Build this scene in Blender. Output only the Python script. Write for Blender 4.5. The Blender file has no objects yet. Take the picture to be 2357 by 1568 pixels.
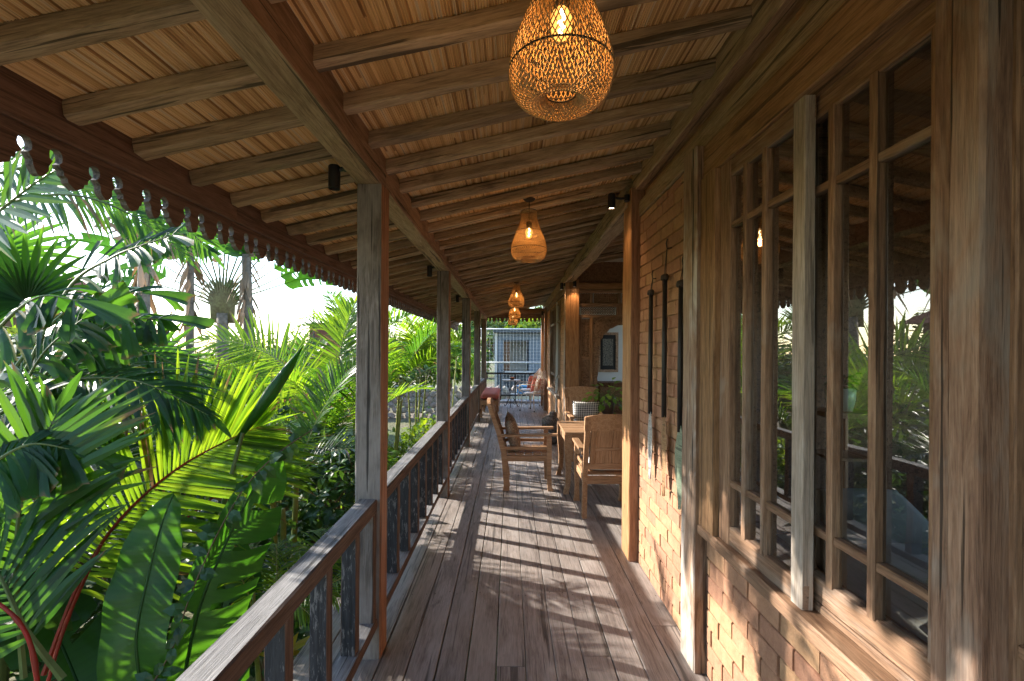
import bpy, bmesh, math, random
from mathutils import Vector, Matrix, noise
random.seed(11)
R = math.radians
V = Vector
scene = bpy.context.scene
col = scene.collection

# ------------------------------------------------------------------ camera
F_MM, SENS = 16.0, 36.0
cam_d = bpy.data.cameras.new('camera'); cam = bpy.data.objects.new('camera', cam_d); col.objects.link(cam)
cam_d.lens = F_MM; cam_d.sensor_width = SENS; cam_d.clip_start = 0.02; cam_d.clip_end = 500
cam.location = (0, 0, 1.5)
cam.rotation_euler = (R(90), 0, 0)
cam.rotation_euler.rotate_axis('Z', R(0.35))
cam_d.shift_x = 4.5/2357.0
cam_d.shift_y = 22/2357.0
scene.camera = cam
FPX = F_MM/SENS*2357.0

# ------------------------------------------------------------------ light
SUN_H = V((0.922, -0.388)); ELEV = R(25.5)
sun_dir = V((SUN_H.x*math.cos(ELEV), SUN_H.y*math.cos(ELEV), -math.sin(ELEV)))
world = bpy.data.worlds.new('World'); scene.world = world; world.use_nodes = True
wn = world.node_tree.nodes; wl = world.node_tree.links
for n in list(wn): wn.remove(n)
sky = wn.new('ShaderNodeTexSky'); sky.sky_type = 'NISHITA'; sky.sun_disc = False
sky.sun_elevation = ELEV; sky.sun_rotation = math.atan2(-SUN_H.x, -SUN_H.y)
sky.air_density = 1.0; sky.dust_density = 0.5; sky.ozone_density = 1.0; sky.altitude = 50
bg = wn.new('ShaderNodeBackground'); bg.inputs['Strength'].default_value = 0.15
out = wn.new('ShaderNodeOutputWorld'); wl.new(sky.outputs[0], bg.inputs[0]); wl.new(bg.outputs[0], out.inputs[0])
sl = bpy.data.lights.new('sun', 'SUN'); sl.energy = 3.8; sl.angle = R(0.75); sl.color = (1.0, 0.925, 0.82)
so = bpy.data.objects.new('sun', sl); col.objects.link(so); so.location = (-20, 9, 12)
so.rotation_euler = sun_dir.to_track_quat('-Z', 'Y').to_euler()
vs = scene.view_settings
vs.view_transform = 'Standard'; vs.look = 'None'; vs.exposure = 1.92; vs.gamma = 1.0; vs.use_curve_mapping = False
scene.cycles.max_bounces = 7; scene.cycles.diffuse_bounces = 5; scene.cycles.transparent_max_bounces = 10
scene.cycles.use_adaptive_sampling = True; scene.cycles.adaptive_threshold = 0.025
scene.cycles.transmission_bounces = 6; scene.cycles.sample_clamp_indirect = 6.0; scene.cycles.caustics_reflective = False

# ------------------------------------------------------------------ helpers: objects
TM = {}
def tag(o, label=None, cat=None, group=None, kind=None):
    if label: o['label'] = label
    if cat: o['category'] = cat
    if group: o['group'] = group
    if kind: o['kind'] = kind
    return o
def thing(name, label, cat, loc=(0, 0, 0), rz=0.0, group=None, kind=None):
    o = bpy.data.objects.new(name, None); col.objects.link(o)
    o.empty_display_size = 0.1
    M = Matrix.Translation(V(loc)) @ Matrix.Rotation(rz, 4, 'Z')
    o.matrix_world = M; TM[o] = M
    return tag(o, label, cat, group, kind)
def link(me, name, parent=None, M=None, world_space=False):
    """M is relative to the parent unless world_space."""
    o = bpy.data.objects.new(name, me); col.objects.link(o)
    M = M or Matrix.Identity(4)
    if parent is not None:
        o.parent = parent
        if world_space: M = TM[parent].inverted() @ M
        o.matrix_local = M
        TM[o] = TM[parent] @ M
    else:
        o.matrix_world = M; TM[o] = M.copy()
    return o
def at(x, y, Y):
    """A point of the place at depth Y, from its place in the photograph (2357 px wide)."""
    return V(((x-1174.0)/FPX*Y, Y, 1.5-(y-806.0)/FPX*Y))

class MB:
    def __init__(s): s.v = []; s.f = []; s.m = []; s.a = []
    def add(s, vs_, fs, mi=0, var=0.5):
        b = len(s.v); s.v += [tuple(p) for p in vs_]
        s.a += [var]*len(vs_) if not isinstance(var, list) else var
        for f in fs: s.f.append(tuple(b+i for i in f)); s.m.append(mi)
    def box(s, c, d, mi=0, M=None, var=0.5):
        x, y, z = d[0]/2, d[1]/2, d[2]/2
        p = [V((sx*x, sy*y, sz*z)) for sz in (-1, 1) for sy in (-1, 1) for sx in (-1, 1)]
        p = [(M @ q if M else q) + V(c) for q in p]
        s.add(p, [(0, 2, 3, 1), (4, 5, 7, 6), (0, 1, 5, 4), (2, 6, 7, 3), (0, 4, 6, 2), (1, 3, 7, 5)], mi, var)
    def tube(s, pts, r, n=6, mi=0, var=0.5, caps=True):
        pts = [V(p) for p in pts]; rs = r if isinstance(r, (list, tuple)) else [r]*len(pts)
        ring = []; up = None
        for i, p in enumerate(pts):
            t = (pts[min(i+1, len(pts)-1)]-pts[max(i-1, 0)])
            if t.length < 1e-9: t = V((0, 0, 1))
            t.normalize()
            if up is None:
                up = V((0, 0, 1)) if abs(t.z) < 0.9 else V((1, 0, 0))
            a = t.cross(up); a = a.normalized() if a.length > 1e-6 else t.orthogonal().normalized()
            up = a.cross(t).normalized()
            for k in range(n):
                th = 2*math.pi*k/n
                ring.append(p + (a*math.cos(th)+up*math.sin(th))*rs[i])
        fs = [(i*n+k, i*n+(k+1) % n, (i+1)*n+(k+1) % n, (i+1)*n+k) for i in range(len(pts)-1) for k in range(n)]
        if caps: fs += [tuple(range(n-1, -1, -1)), tuple((len(pts)-1)*n+k for k in range(n))]
        s.add(ring, fs, mi, var)
    def lathe(s, prof, n=24, mi=0, c=(0, 0, 0)):
        c = V(c); vs_ = []
        for r, z in prof:
            for k in range(n):
                th = 2*math.pi*k/n; vs_.append(c+V((r*math.cos(th), r*math.sin(th), z)))
        fs = [(i*n+k, i*n+(k+1) % n, (i+1)*n+(k+1) % n, (i+1)*n+k) for i in range(len(prof)-1) for k in range(n)]
        s.add(vs_, fs, mi)
    def mesh(s, name, mats, smooth=False):
        me = bpy.data.meshes.new(name); me.from_pydata(s.v, [], s.f)
        for m in (mats if isinstance(mats, (list, tuple)) else [mats]): me.materials.append(m)
        me.polygons.foreach_set('material_index', s.m)
        if smooth: me.polygons.foreach_set('use_smooth', [True]*len(s.f))
        at_ = me.attributes.new('var', 'FLOAT', 'POINT'); at_.data.foreach_set('value', s.a)
        me.update(); return me
    def build(s, name, mats, parent=None, M=None, world_space=False, smooth=False):
        return link(s.mesh(name, mats, smooth), name, parent, M, world_space)

def frame(o, y, z):
    y = V(y).normalized(); x = y.cross(V(z)).normalized(); z2 = x.cross(y)
    M = Matrix((x, y, z2)).transposed().to_4x4(); M.translation = V(o); return M
def hewn_mesh(name, L, w, h, mats, seg=None, jit=0.002, ch=0.004, sides=(0, 0, 0, 0, 0), taper=1.0):
    """A hand-worked timber along local +Y. sides = material index of -Z, +X, +Z, -X, ends."""
    seg = seg or max(2, min(14, int(L/0.22)))
    mb = MB(); ring = []
    off = [V((random.uniform(-jit, jit), 0, random.uniform(-jit, jit))) for _ in range(8)]
    for i in range(seg+1):
        t = i/seg; k = 1+(taper-1)*t; a, b = w/2*k, h/2*k
        P = [(-a+ch, -b), (a-ch, -b), (a, -b+ch), (a, b-ch), (a-ch, b), (-a+ch, b), (-a, b-ch), (-a, -b+ch)]
        for j, (x, z) in enumerate(P):
            off[j] = off[j]*0.6+V((random.uniform(-jit, jit), 0, random.uniform(-jit, jit)))
            ring.append((x+off[j].x, L*t, z+off[j].z))
    sm = [sides[0], sides[1], sides[1], sides[1], sides[2], sides[3], sides[3], sides[3]]
    b = 0
    mb.v = ring; mb.a = [0.5]*len(ring)
    for i in range(seg):
        for j in range(8):
            mb.f.append((i*8+j, i*8+(j+1) % 8, (i+1)*8+(j+1) % 8, (i+1)*8+j)); mb.m.append(sm[j])
    mb.f.append(tuple(range(7, -1, -1))); mb.m.append(sides[4])
    mb.f.append(tuple(seg*8+j for j in range(8))); mb.m.append(sides[4])
    # faces wind outward for +Y length
    mb.f = [tuple(reversed(f)) for f in mb.f]
    return mb.mesh(name, mats)
def timber(name, p0, p1, w, h, mats, parent=None, up=(0, 0, 1), local=False, **kw):
    p0, p1 = V(p0), V(p1)
    me = hewn_mesh(name, (p1-p0).length, w, h, mats if isinstance(mats, (list, tuple)) else [mats], **kw)
    return link(me, name, parent, frame(p0, p1-p0, up), world_space=not local)

# ------------------------------------------------------------------ helpers: materials
def mat(name):
    m = bpy.data.materials.new(name); m.use_nodes = True
    nt = m.node_tree; b = nt.nodes['Principled BSDF']
    return m, nt, b
def N(nt, t, **kw):
    n = nt.nodes.new(t)
    for k, v in kw.items(): setattr(n, k, v)
    return n
def noise_tex(nt, vec, scale, detail=4, rough=0.55, dist=0.0):
    n = N(nt, 'ShaderNodeTexNoise'); n.inputs['Scale'].default_value = scale; n.inputs['Detail'].default_value = detail
    n.inputs['Roughness'].default_value = rough; n.inputs['Distortion'].default_value = dist
    if vec is not None: nt.links.new(vec, n.inputs['Vector'])
    return n.outputs['Fac']
def ramp(nt, fac, stops):
    r = N(nt, 'ShaderNodeValToRGB'); e = r.color_ramp.elements
    while len(e) < len(stops): e.new(0.5)
    for i, (p, c) in enumerate(stops):
        e[i].position = p; e[i].color = (c, c, c, 1) if isinstance(c, (int, float)) else (*c, 1)
    nt.links.new(fac, r.inputs[0]); return r.outputs[0]
def mix(nt, fac, a, b, mode='MIX'):
    n = N(nt, 'ShaderNodeMix', data_type='RGBA', blend_type=mode)
    for i, s in ((0, fac), (6, a), (7, b)):
        if isinstance(s, (int, float)): n.inputs[i].default_value = s if i == 0 else (s, s, s, 1)
        elif isinstance(s, tuple): n.inputs[i].default_value = (*s, 1)
        else: nt.links.new(s, n.inputs[i])
    return n.outputs[2]
def math_n(nt, op, a, b=0.0, c=0.0):
    n = N(nt, 'ShaderNodeMath', operation=op)
    for i, s in enumerate((a, b, c)):
        if isinstance(s, (int, float)): n.inputs[i].default_value = s
        else: nt.links.new(s, n.inputs[i])
    return n.outputs[0]
def mapping(nt, vec, scale=(1, 1, 1), loc=(0, 0, 0)):
    m = N(nt, 'ShaderNodeMapping'); m.inputs['Scale'].default_value = scale; m.inputs['Location'].default_value = loc
    nt.links.new(vec, m.inputs['Vector']); return m.outputs[0]
def obj_vec(nt, rand=True):
    tc = N(nt, 'ShaderNodeTexCoord'); oi = N(nt, 'ShaderNodeObjectInfo')
    if not rand: return tc.outputs['Object'], oi.outputs['Random']
    sc = N(nt, 'ShaderNodeVectorMath', operation='SCALE'); sc.inputs[0].default_value = (37.1, 91.7, 53.3)
    nt.links.new(oi.outputs['Random'], sc.inputs['Scale'])
    ad = N(nt, 'ShaderNodeVectorMath', operation='ADD'); nt.links.new(tc.outputs['Object'], ad.inputs[0]); nt.links.new(sc.outputs[0], ad.inputs[1])
    return ad.outputs[0], oi.outputs['Random']
def bump(nt, b, h, strength=0.4, dist=0.01):
    n = N(nt, 'ShaderNodeBump'); n.inputs['Strength'].default_value = strength; n.inputs['Distance'].default_value = dist
    nt.links.new(h, n.inputs['Height']); nt.links.new(n.outputs[0], b.inputs['Normal'])
def wood(name, dark, mid, light, grey=None, gamt=(0.45, 0.62), rough=0.62, bstr=0.35, scale=1.0, vary=0.22, crack=0.5, fleck=None, stain=0.0, knots=True):
    m, nt, b = mat(name)
    vec, rnd = obj_vec(nt)
    g = mapping(nt, vec, (scale, 0.085*scale, scale))
    n1 = noise_tex(nt, g, 34, 6, 0.7, 0.9)
    c = ramp(nt, n1, [(0.28, dark), (0.5, mid), (0.74, light)])
    n2 = noise_tex(nt, mapping(nt, vec, (scale, 0.045*scale, scale)), 210, 3, 0.7)
    c = mix(nt, 0.8, c, ramp(nt, n2, [(0.34, 0.55), (0.47, 0.93), (0.64, 1.16)]), 'MULTIPLY')
    n3 = noise_tex(nt, mapping(nt, vec, (1, 0.35, 1)), 6, 4, 0.65, 0.4)
    if grey: c = mix(nt, ramp(nt, n3, [(gamt[0], 0.0), (gamt[1], 1.0)]), c, mix(nt, 0.6, grey, ramp(nt, n2, [(0.3, 0.7), (0.7, 1.1)]), 'MULTIPLY'))
    if fleck:
        nf = noise_tex(nt, mapping(nt, vec, (1, 0.2, 1)), 70, 4, 0.75, 0.5)
        nb = noise_tex(nt, vec, 9, 3, 0.6)
        c = mix(nt, ramp(nt, math_n(nt, 'MULTIPLY_ADD', nb, 0.35, nf), [(0.73, 0.0), (0.80, 1.0)]), c, fleck)
    ck = noise_tex(nt, mapping(nt, vec, (1, 0.02, 1)), 38, 3, 0.5, 0.3)
    ckr = ramp(nt, ck, [(0.615, 1.0), (0.635, 1-crack)])
    kn = noise_tex(nt, mapping(nt, vec, (1, 0.45, 1)), 11, 2, 0.5)
    if knots: c = mix(nt, 1.0, c, ramp(nt, kn, [(0.73, 1.0), (0.79, 0.45)]), 'MULTIPLY')
    c = mix(nt, 1.0, c, ckr, 'MULTIPLY')
    if stain:
        ns = noise_tex(nt, mapping(nt, vec, (1.2, 0.5, 1.2)), 3.3, 6, 0.65, 0.8)
        c = mix(nt, ramp(nt, ns, [(0.55, 0.0), (0.7, stain)]), c, (dark[0]*0.5, dark[1]*0.5, dark[2]*0.5))
    hv = N(nt, 'ShaderNodeHueSaturation'); nt.links.new(c, hv.inputs['Color'])
    nt.links.new(math_n(nt, 'MULTIPLY_ADD', rnd, 2*vary, 1-vary), hv.inputs['Value'])
    nt.links.new(hv.outputs[0], b.inputs['Base Color'])
    nt.links.new(ramp(nt, n1, [(0.3, min(1, rough+0.12)), (0.7, rough-0.08)]), b.inputs['Roughness'])
    b.inputs['Specular IOR Level'].default_value = 0.35
    h = math_n(nt, 'MULTIPLY_ADD', n2, 0.6, math_n(nt, 'MULTIPLY', ckr, 0.9))
    bump(nt, b, math_n(nt, 'ADD', h, math_n(nt, 'MULTIPLY', n3, 0.4)), bstr, 0.006)
    return m
def plain(name, c, rough=0.6, var=0.15, nscale=12, bstr=0.1, metal=0.0, c2=None, spec=0.4):
    m, nt, b = mat(name); vec, rnd = obj_vec(nt)
    n = noise_tex(nt, vec, nscale, 5, 0.6)
    c2 = c2 or tuple(x*(1-2*var) for x in c)
    nt.links.new(ramp(nt, n, [(0.35, c2), (0.65, c)]), b.inputs['Base Color'])
    b.inputs['Roughness'].default_value = rough; b.inputs['Metallic'].default_value = metal
    b.inputs['Specular IOR Level'].default_value = spec
    if bstr: bump(nt, b, n, bstr, 0.01)
    return m
def leaf(name, base, trans, tfac=0.45, rough=0.38, vein=0.0, spec=0.32, tip=None):
    m, nt, b = mat(name); vec, rnd = obj_vec(nt)
    a = N(nt, 'ShaderNodeAttribute'); a.attribute_name = 'var'
    n = noise_tex(nt, vec, 3.0, 3, 0.6)
    vv = math_n(nt, 'MINIMUM', a.outputs['Fac'], 1.0)
    dry = ramp(nt, math_n(nt, 'MULTIPLY', math_n(nt, 'ADD', a.outputs['Fac'], math_n(nt, 'MULTIPLY', noise_tex(nt, vec, 60, 2), 0.8)), 0.25), [(0.40, 0.0), (0.62, 1.0)])
    k = math_n(nt, 'ADD', math_n(nt, 'MULTIPLY', vv, 0.7), math_n(nt, 'ADD', math_n(nt, 'MULTIPLY', n, 0.5), math_n(nt, 'MULTIPLY', rnd, 0.35)))
    lo = tuple(x*0.6 for x in base); hi = tuple(min(1, x*1.45) for x in base)
    c = ramp(nt, k, [(0.4, lo), (0.75, base), (1.05 if False else 1.0, hi)])
    tl = tuple(x*0.7 for x in trans); th = (min(1, trans[0]*1.5), min(1, trans[1]*1.2), trans[2])
    ct = ramp(nt, k, [(0.4, tl), (0.75, trans), (1.0, th)])
    if vein:
        w = N(nt, 'ShaderNodeAttribute'); w.attribute_name = 'along'
        s = math_n(nt, 'SINE', math_n(nt, 'MULTIPLY', w.outputs['Fac'], 260.0))
        vr = ramp(nt, math_n(nt, 'MULTIPLY_ADD', s, 0.5, 0.5), [(0.0, 1-vein), (0.45, 1.0)])
        c = mix(nt, 1.0, c, vr, 'MULTIPLY'); ct = mix(nt, 1.0, ct, vr, 'MULTIPLY')
        bump(nt, b, s, 0.05, 0.003)
    c = mix(nt, dry, c, (0.26, 0.17, 0.08)); ct = mix(nt, dry, ct, (0.22, 0.13, 0.05))
    nt.links.new(c, b.inputs['Base Color']); b.inputs['Roughness'].default_value = rough
    b.inputs['Specular IOR Level'].default_value = spec
    t = N(nt, 'ShaderNodeBsdfTranslucent'); nt.links.new(ct, t.inputs['Color'])
    mx = N(nt, 'ShaderNodeMixShader'); mx.inputs[0].default_value = tfac
    nt.links.new(b.outputs[0], mx.inputs[1]); nt.links.new(t.outputs[0], mx.inputs[2])
    nt.links.new(mx.outputs[0], nt.nodes['Material Output'].inputs['Surface'])
    return m
def emit(name, c, s):
    m, nt, b = mat(name)
    b.inputs['Base Color'].default_value = (*c, 1); b.inputs['Emission Color'].default_value = (*c, 1); b.inputs['Emission Strength'].default_value = s
    return m

W_DECK = wood('weathered_deck_teak', (0.13, 0.108, 0.096), (0.24, 0.205, 0.186), (0.355, 0.315, 0.29), grey=(0.34, 0.305, 0.285), gamt=(0.45, 0.7), rough=0.5, bstr=0.3, vary=0.13, crack=0.55)
W_POSTG = wood('grey_weathered_post', (0.07, 0.06, 0.055), (0.145, 0.125, 0.112), (0.29, 0.265, 0.25), grey=(0.24, 0.22, 0.21), gamt=(0.45, 0.65), rough=0.7, bstr=0.6, crack=0.8, vary=0.1)
W_POSTR = wood('red_brown_teak', (0.15, 0.068, 0.036), (0.275, 0.135, 0.075), (0.37, 0.2, 0.12), rough=0.55, bstr=0.35, crack=0.5, vary=0.1)
W_BEAM = wood('pale_olive_beam', (0.17, 0.115, 0.068), (0.35, 0.255, 0.16), (0.48, 0.375, 0.26), rough=0.65, bstr=0.5, crack=0.7, vary=0.08, stain=0.6)
W_BEAMR = wood('brown_beam_face', (0.14, 0.083, 0.05), (0.25, 0.158, 0.1), (0.34, 0.228, 0.15), rough=0.65, bstr=0.5, crack=0.7, vary=0.08, stain=0.5)
W_RAFT = wood('old_rafter', (0.17, 0.115, 0.072), (0.345, 0.25, 0.16), (0.48, 0.365, 0.25), rough=0.65, bstr=0.45, crack=0.7, vary=0.25, stain=0.7)
W_FASC = wood('dark_red_fascia', (0.085, 0.046, 0.032), (0.16, 0.092, 0.065), (0.23, 0.14, 0.1), rough=0.65, bstr=0.3, crack=0.4, vary=0.1)
W_FASCE = wood('grey_cut_edge', (0.085, 0.072, 0.06), (0.14, 0.12, 0.1), (0.19, 0.165, 0.14), rough=0.8, vary=0.05)
W_RAILT = wood('grey_handrail_top', (0.11, 0.107, 0.108), (0.21, 0.203, 0.202), (0.33, 0.318, 0.31), rough=0.6, bstr=0.5, crack=0.6, vary=0.08)
W_RAILS = wood('brown_handrail_side', (0.055, 0.032, 0.022), (0.1, 0.062, 0.045), (0.16, 0.105, 0.08), rough=0.65, vary=0.1)
W_BLACK = wood('black_stained_baluster', (0.012, 0.015, 0.021), (0.028, 0.032, 0.04), (0.052, 0.057, 0.067), rough=0.5, bstr=0.5, vary=0.15, fleck=(0.15, 0.15, 0.155), crack=0.3)
W_WIN = wood('window_teak', (0.105, 0.056, 0.033), (0.215, 0.124, 0.073), (0.335, 0.22, 0.14), grey=(0.31, 0.25, 0.20), gamt=(0.54, 0.74), rough=0.62, bstr=0.4, vary=0.12, crack=0.5)
W_PALE = wood('silvered_stile', (0.2, 0.155, 0.12), (0.31, 0.26, 0.215), (0.42, 0.375, 0.33), rough=0.65, bstr=0.4, vary=0.05)
W_WPOST = wood('wall_post_weathered', (0.14, 0.08, 0.052), (0.29, 0.19, 0.13), (0.44, 0.33, 0.25), grey=(0.46, 0.42, 0.38), gamt=(0.5, 0.65), rough=0.65, bstr=0.55, vary=0.08, crack=0.85)
W_HEAD = wood('header_teak', (0.14, 0.07, 0.033), (0.27, 0.15, 0.072), (0.38, 0.23, 0.125), rough=0.6, bstr=0.4, vary=0.05, crack=0.6, stain=0.4)
W_BIG = wood('dark_reddish_post', (0.105, 0.056, 0.036), (0.215, 0.128, 0.085), (0.34, 0.235, 0.17), grey=(0.27, 0.24, 0.21), gamt=(0.5, 0.7), rough=0.65, bstr=0.5, vary=0.04, crack=0.8)
W_ORANGE = wood('orange_teak_post', (0.22, 0.105, 0.045), (0.38, 0.195, 0.09), (0.5, 0.29, 0.15), rough=0.5, bstr=0.3, vary=0.06, crack=0.4)
W_CHAIR = wood('chair_teak', (0.24, 0.125, 0.062), (0.385, 0.22, 0.118), (0.49, 0.305, 0.18), rough=0.5, bstr=0.12, vary=0.14, crack=0.0, knots=False)
W_CARVE = wood('carved_teak', (0.16, 0.085, 0.05), (0.32, 0.195, 0.12), (0.45, 0.3, 0.2), rough=0.6, bstr=0.5, vary=0.12)
W_INT = wood('interior_boards', (0.10, 0.05, 0.025), (0.19, 0.10, 0.055), (0.27, 0.15, 0.085), rough=0.6, vary=0.2)
M_BLACK = plain('black_metal', (0.012, 0.012, 0.013), 0.45, bstr=0)
M_IRON = plain('wrought_iron', (0.03, 0.028, 0.027), 0.55, nscale=40)
M_STONE = plain('speckled_stone', (0.20, 0.185, 0.17), 0.9, nscale=38, c2=(0.05, 0.045, 0.045), bstr=0.8)
M_PLASTER = plain('white_plaster', (0.56, 0.54, 0.52), 0.85, var=0.04, nscale=3)
M_SOIL = plain('dark_soil', (0.07, 0.05, 0.035), 0.95, nscale=5, c2=(0.03, 0.022, 0.015), bstr=0.6)
M_WHITEM = plain('chipped_white_paint', (0.74, 0.71, 0.66), 0.5, nscale=60, c2=(0.52, 0.46, 0.38))
M_RED = plain('coral_cushion_cloth', (0.60, 0.19, 0.15), 0.85, var=0.08, nscale=30)
M_PALECL = plain('grey_seat_cloth', (0.5, 0.54, 0.6), 0.9, var=0.06, nscale=20)
M_SHEET = plain('grey_sheet', (0.30, 0.285, 0.265), 0.9, var=0.06, nscale=9)
M_WHITECL = plain('white_cloth', (0.75, 0.72, 0.68), 0.9, var=0.04, nscale=20)

def brick_mat():
    m, nt, b = mat('fired_brick'); vec, rnd = obj_vec(nt)
    n = noise_tex(nt, vec, 22, 6, 0.65); n2 = noise_tex(nt, vec, 130, 4, 0.7)
    c = ramp(nt, n, [(0.25, (0.29, 0.15, 0.086)), (0.5, (0.385, 0.21, 0.12)), (0.78, (0.47, 0.27, 0.16))])
    c = mix(nt, 0.5, c, ramp(nt, n2, [(0.3, 0.7), (0.6, 1.1)]), 'MULTIPLY')
    hv = N(nt, 'ShaderNodeHueSaturation'); nt.links.new(c, hv.inputs['Color'])
    nt.links.new(math_n(nt, 'MULTIPLY_ADD', rnd, 0.22, 0.88), hv.inputs['Value'])
    nt.links.new(math_n(nt, 'MULTIPLY_ADD', rnd, 0.02, 0.49), hv.inputs['Hue'])
    nt.links.new(hv.outputs[0], b.inputs['Base Color']); b.inputs['Roughness'].default_value = 0.9
    bump(nt, b, math_n(nt, 'ADD', n, n2), 0.6, 0.006); return m
M_BRICK = brick_mat()
M_MORTAR = plain('sandy_mortar', (0.36, 0.20, 0.105), 0.95, nscale=30, bstr=0.6)
def far_brick():
    m, nt, b = mat('far_brickwork'); tc = N(nt, 'ShaderNodeTexCoord')
    mp = N(nt, 'ShaderNodeMapping'); mp.inputs['Rotation'].default_value = (0, R(90), R(90)); nt.links.new(tc.outputs['Object'], mp.inputs[0])
    sx = N(nt, 'ShaderNodeSeparateXYZ'); nt.links.new(tc.outputs['Object'], sx.inputs[0])
    cb = N(nt, 'ShaderNodeCombineXYZ'); nt.links.new(sx.outputs[1], cb.inputs[0]); nt.links.new(sx.outputs[2], cb.inputs[1])
    br = N(nt, 'ShaderNodeTexBrick'); nt.links.new(cb.outputs[0], br.inputs['Vector'])
    br.inputs['Scale'].default_value = 1.0; br.inputs['Brick Width'].default_value = 0.21; br.inputs['Row Height'].default_value = 0.078
    br.inputs['Mortar Size'].default_value = 0.005
    br.inputs['Color1'].default_value = (0.52, 0.28, 0.14, 1); br.inputs['Color2'].default_value = (0.42, 0.21, 0.10, 1); br.inputs['Mortar'].default_value = (0.3, 0.17, 0.09, 1)
    nt.links.new(br.outputs['Color'], b.inputs['Base Color']); b.inputs['Roughness'].default_value = 0.9
    bump(nt, b, math_n(nt, 'SUBTRACT', 1.0, br.outputs['Fac']), 0.6, 0.006); return m
M_FBRICK = far_brick()
def reed_mat():
    m, nt, b = mat('split_reed'); tc = N(nt, 'ShaderNodeTexCoord')
    sx = N(nt, 'ShaderNodeSeparateXYZ'); nt.links.new(tc.outputs['Object'], sx.inputs[0])
    # reeds are laid side by side, each about 9 mm wide and about 1.4 m long
    k = math_n(nt, 'FLOOR', math_n(nt, 'DIVIDE', sx.outputs[0], 0.009))
    wn1 = N(nt, 'ShaderNodeTexWhiteNoise', noise_dimensions='1D'); nt.links.new(k, wn1.inputs['W'])
    ky = math_n(nt, 'FLOOR', math_n(nt, 'ADD', math_n(nt, 'DIVIDE', sx.outputs[1], 1.4), math_n(nt, 'MULTIPLY', wn1.outputs['Value'], 3.0)))
    cb = N(nt, 'ShaderNodeCombineXYZ'); nt.links.new(k, cb.inputs[0]); nt.links.new(ky, cb.inputs[1])
    wn2 = N(nt, 'ShaderNodeTexWhiteNoise', noise_dimensions='2D'); nt.links.new(cb.outputs[0], wn2.inputs['Vector'])
    c = ramp(nt, wn2.outputs['Value'], [(0.0, (0.27, 0.14, 0.055)), (0.10, (0.50, 0.30, 0.13)), (0.45, (0.68, 0.455, 0.22)), (0.8, (0.78, 0.57, 0.31)), (1.0, (0.68, 0.56, 0.40))])
    n = noise_tex(nt, mapping(nt, tc.outputs['Object'], (300, 3.0, 1)), 1.0, 3, 0.65)
    c = mix(nt, 0.8, c, ramp(nt, n, [(0.26, 0.3), (0.38, 0.88), (0.7, 1.12)]), 'MULTIPLY')
    n3 = noise_tex(nt, mapping(nt, tc.outputs['Object'], (3, 1.2, 1)), 1.0, 3, 0.5)
    c = mix(nt, 0.2, c, ramp(nt, n3, [(0.35, (0.8, 0.72, 0.62)), (0.65, (1.1, 1.08, 1.0))]), 'MULTIPLY')
    nt.links.new(c, b.inputs['Base Color']); b.inputs['Roughness'].default_value = 0.55; b.inputs['Specular IOR Level'].default_value = 0.4
    bump(nt, b, n, 0.3, 0.003); return m
M_REED = reed_mat()
def glass_mat(name, tint=(0.92, 0.95, 0.93)):
    m, nt, b = mat(name); nt.nodes.remove(b)
    fr = N(nt, 'ShaderNodeFresnel'); fr.inputs['IOR'].default_value = 1.62
    tr = N(nt, 'ShaderNodeBsdfTransparent'); tr.inputs[0].default_value = (*tint, 1)
    gl = N(nt, 'ShaderNodeBsdfGlossy'); gl.inputs['Roughness'].default_value = 0.0
    vec, rnd = obj_vec(nt); n = noise_tex(nt, vec, 2.2, 2, 0.5)
    bp = N(nt, 'ShaderNodeBump'); bp.inputs['Strength'].default_value = 0.035; bp.inputs['Distance'].default_value = 0.03
    nt.links.new(n, bp.inputs['Height']); nt.links.new(bp.outputs[0], gl.inputs['Normal'])
    mx = N(nt, 'ShaderNodeMixShader'); nt.links.new(math_n(nt, 'MULTIPLY', fr.outputs[0], 3.2), mx.inputs[0])
    nt.links.new(tr.outputs[0], mx.inputs[1]); nt.links.new(gl.outputs[0], mx.inputs[2])
    nt.links.new(mx.outputs[0], nt.nodes['Material Output'].inputs['Surface']); return m
M_GLASS = glass_mat('old_window_glass')

# ================================================================== LARGE STRUCTURE
DECK_L, DECK_R0, BW = -1.036, -1.036, 0.14
Y0, Y1 = -2.6, 13.4
PX0, PX1 = -0.745, -0.62            # veranda posts and rail line
WX = 0.92                           # brick face
SLOPE = 0.225
def raft_z(x): return 2.385 + (x+0.62)*SLOPE

deck = thing('deck', 'weathered grey teak plank deck of the veranda', None, (0, 0, 0), kind='structure')
rows = int((2.9-DECK_L)/BW)
for r in range(rows):
    xa = DECK_L+r*BW; xc = xa+BW/2
    segs = [(Y0, Y1)] if xc < 0.93 else [(3.2, 7.2)]
    for (a, b_) in segs:
        y = a
        first = True
        while y < b_-0.01:
            L = random.uniform(2.2, 4.2) if not first else random.uniform(1.2, 3.9)
            first = False
            e = min(b_, y+L)
            if b_-e < 0.6: e = b_
            o = timber('plank', (xc, y+0.0015, -0.019+random.uniform(-0.0015, 0.0015)), (xc, e-0.0015, -0.019+random.uniform(-0.0015, 0.0015)),
                       BW-random.choice((0.003, 0.004, 0.006, 0.007)), 0.038, W_DECK, deck, jit=0.0006, ch=0.0025, seg=6)
            y = e
nl = MB()
for r in range(14):
    xa = DECK_L+r*BW
    for yj in [0.4+1.2*k for k in range(11)]:
        for u in (0.025, 0.115):
            cx, cy = xa+u+random.uniform(-0.006, 0.006), yj+random.uniform(-0.02, 0.02)
            nl.add([(cx+0.0042*math.cos(q*math.pi/3), cy+0.0042*math.sin(q*math.pi/3), 0.0026) for q in range(6)], [tuple(range(6))])
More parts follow.
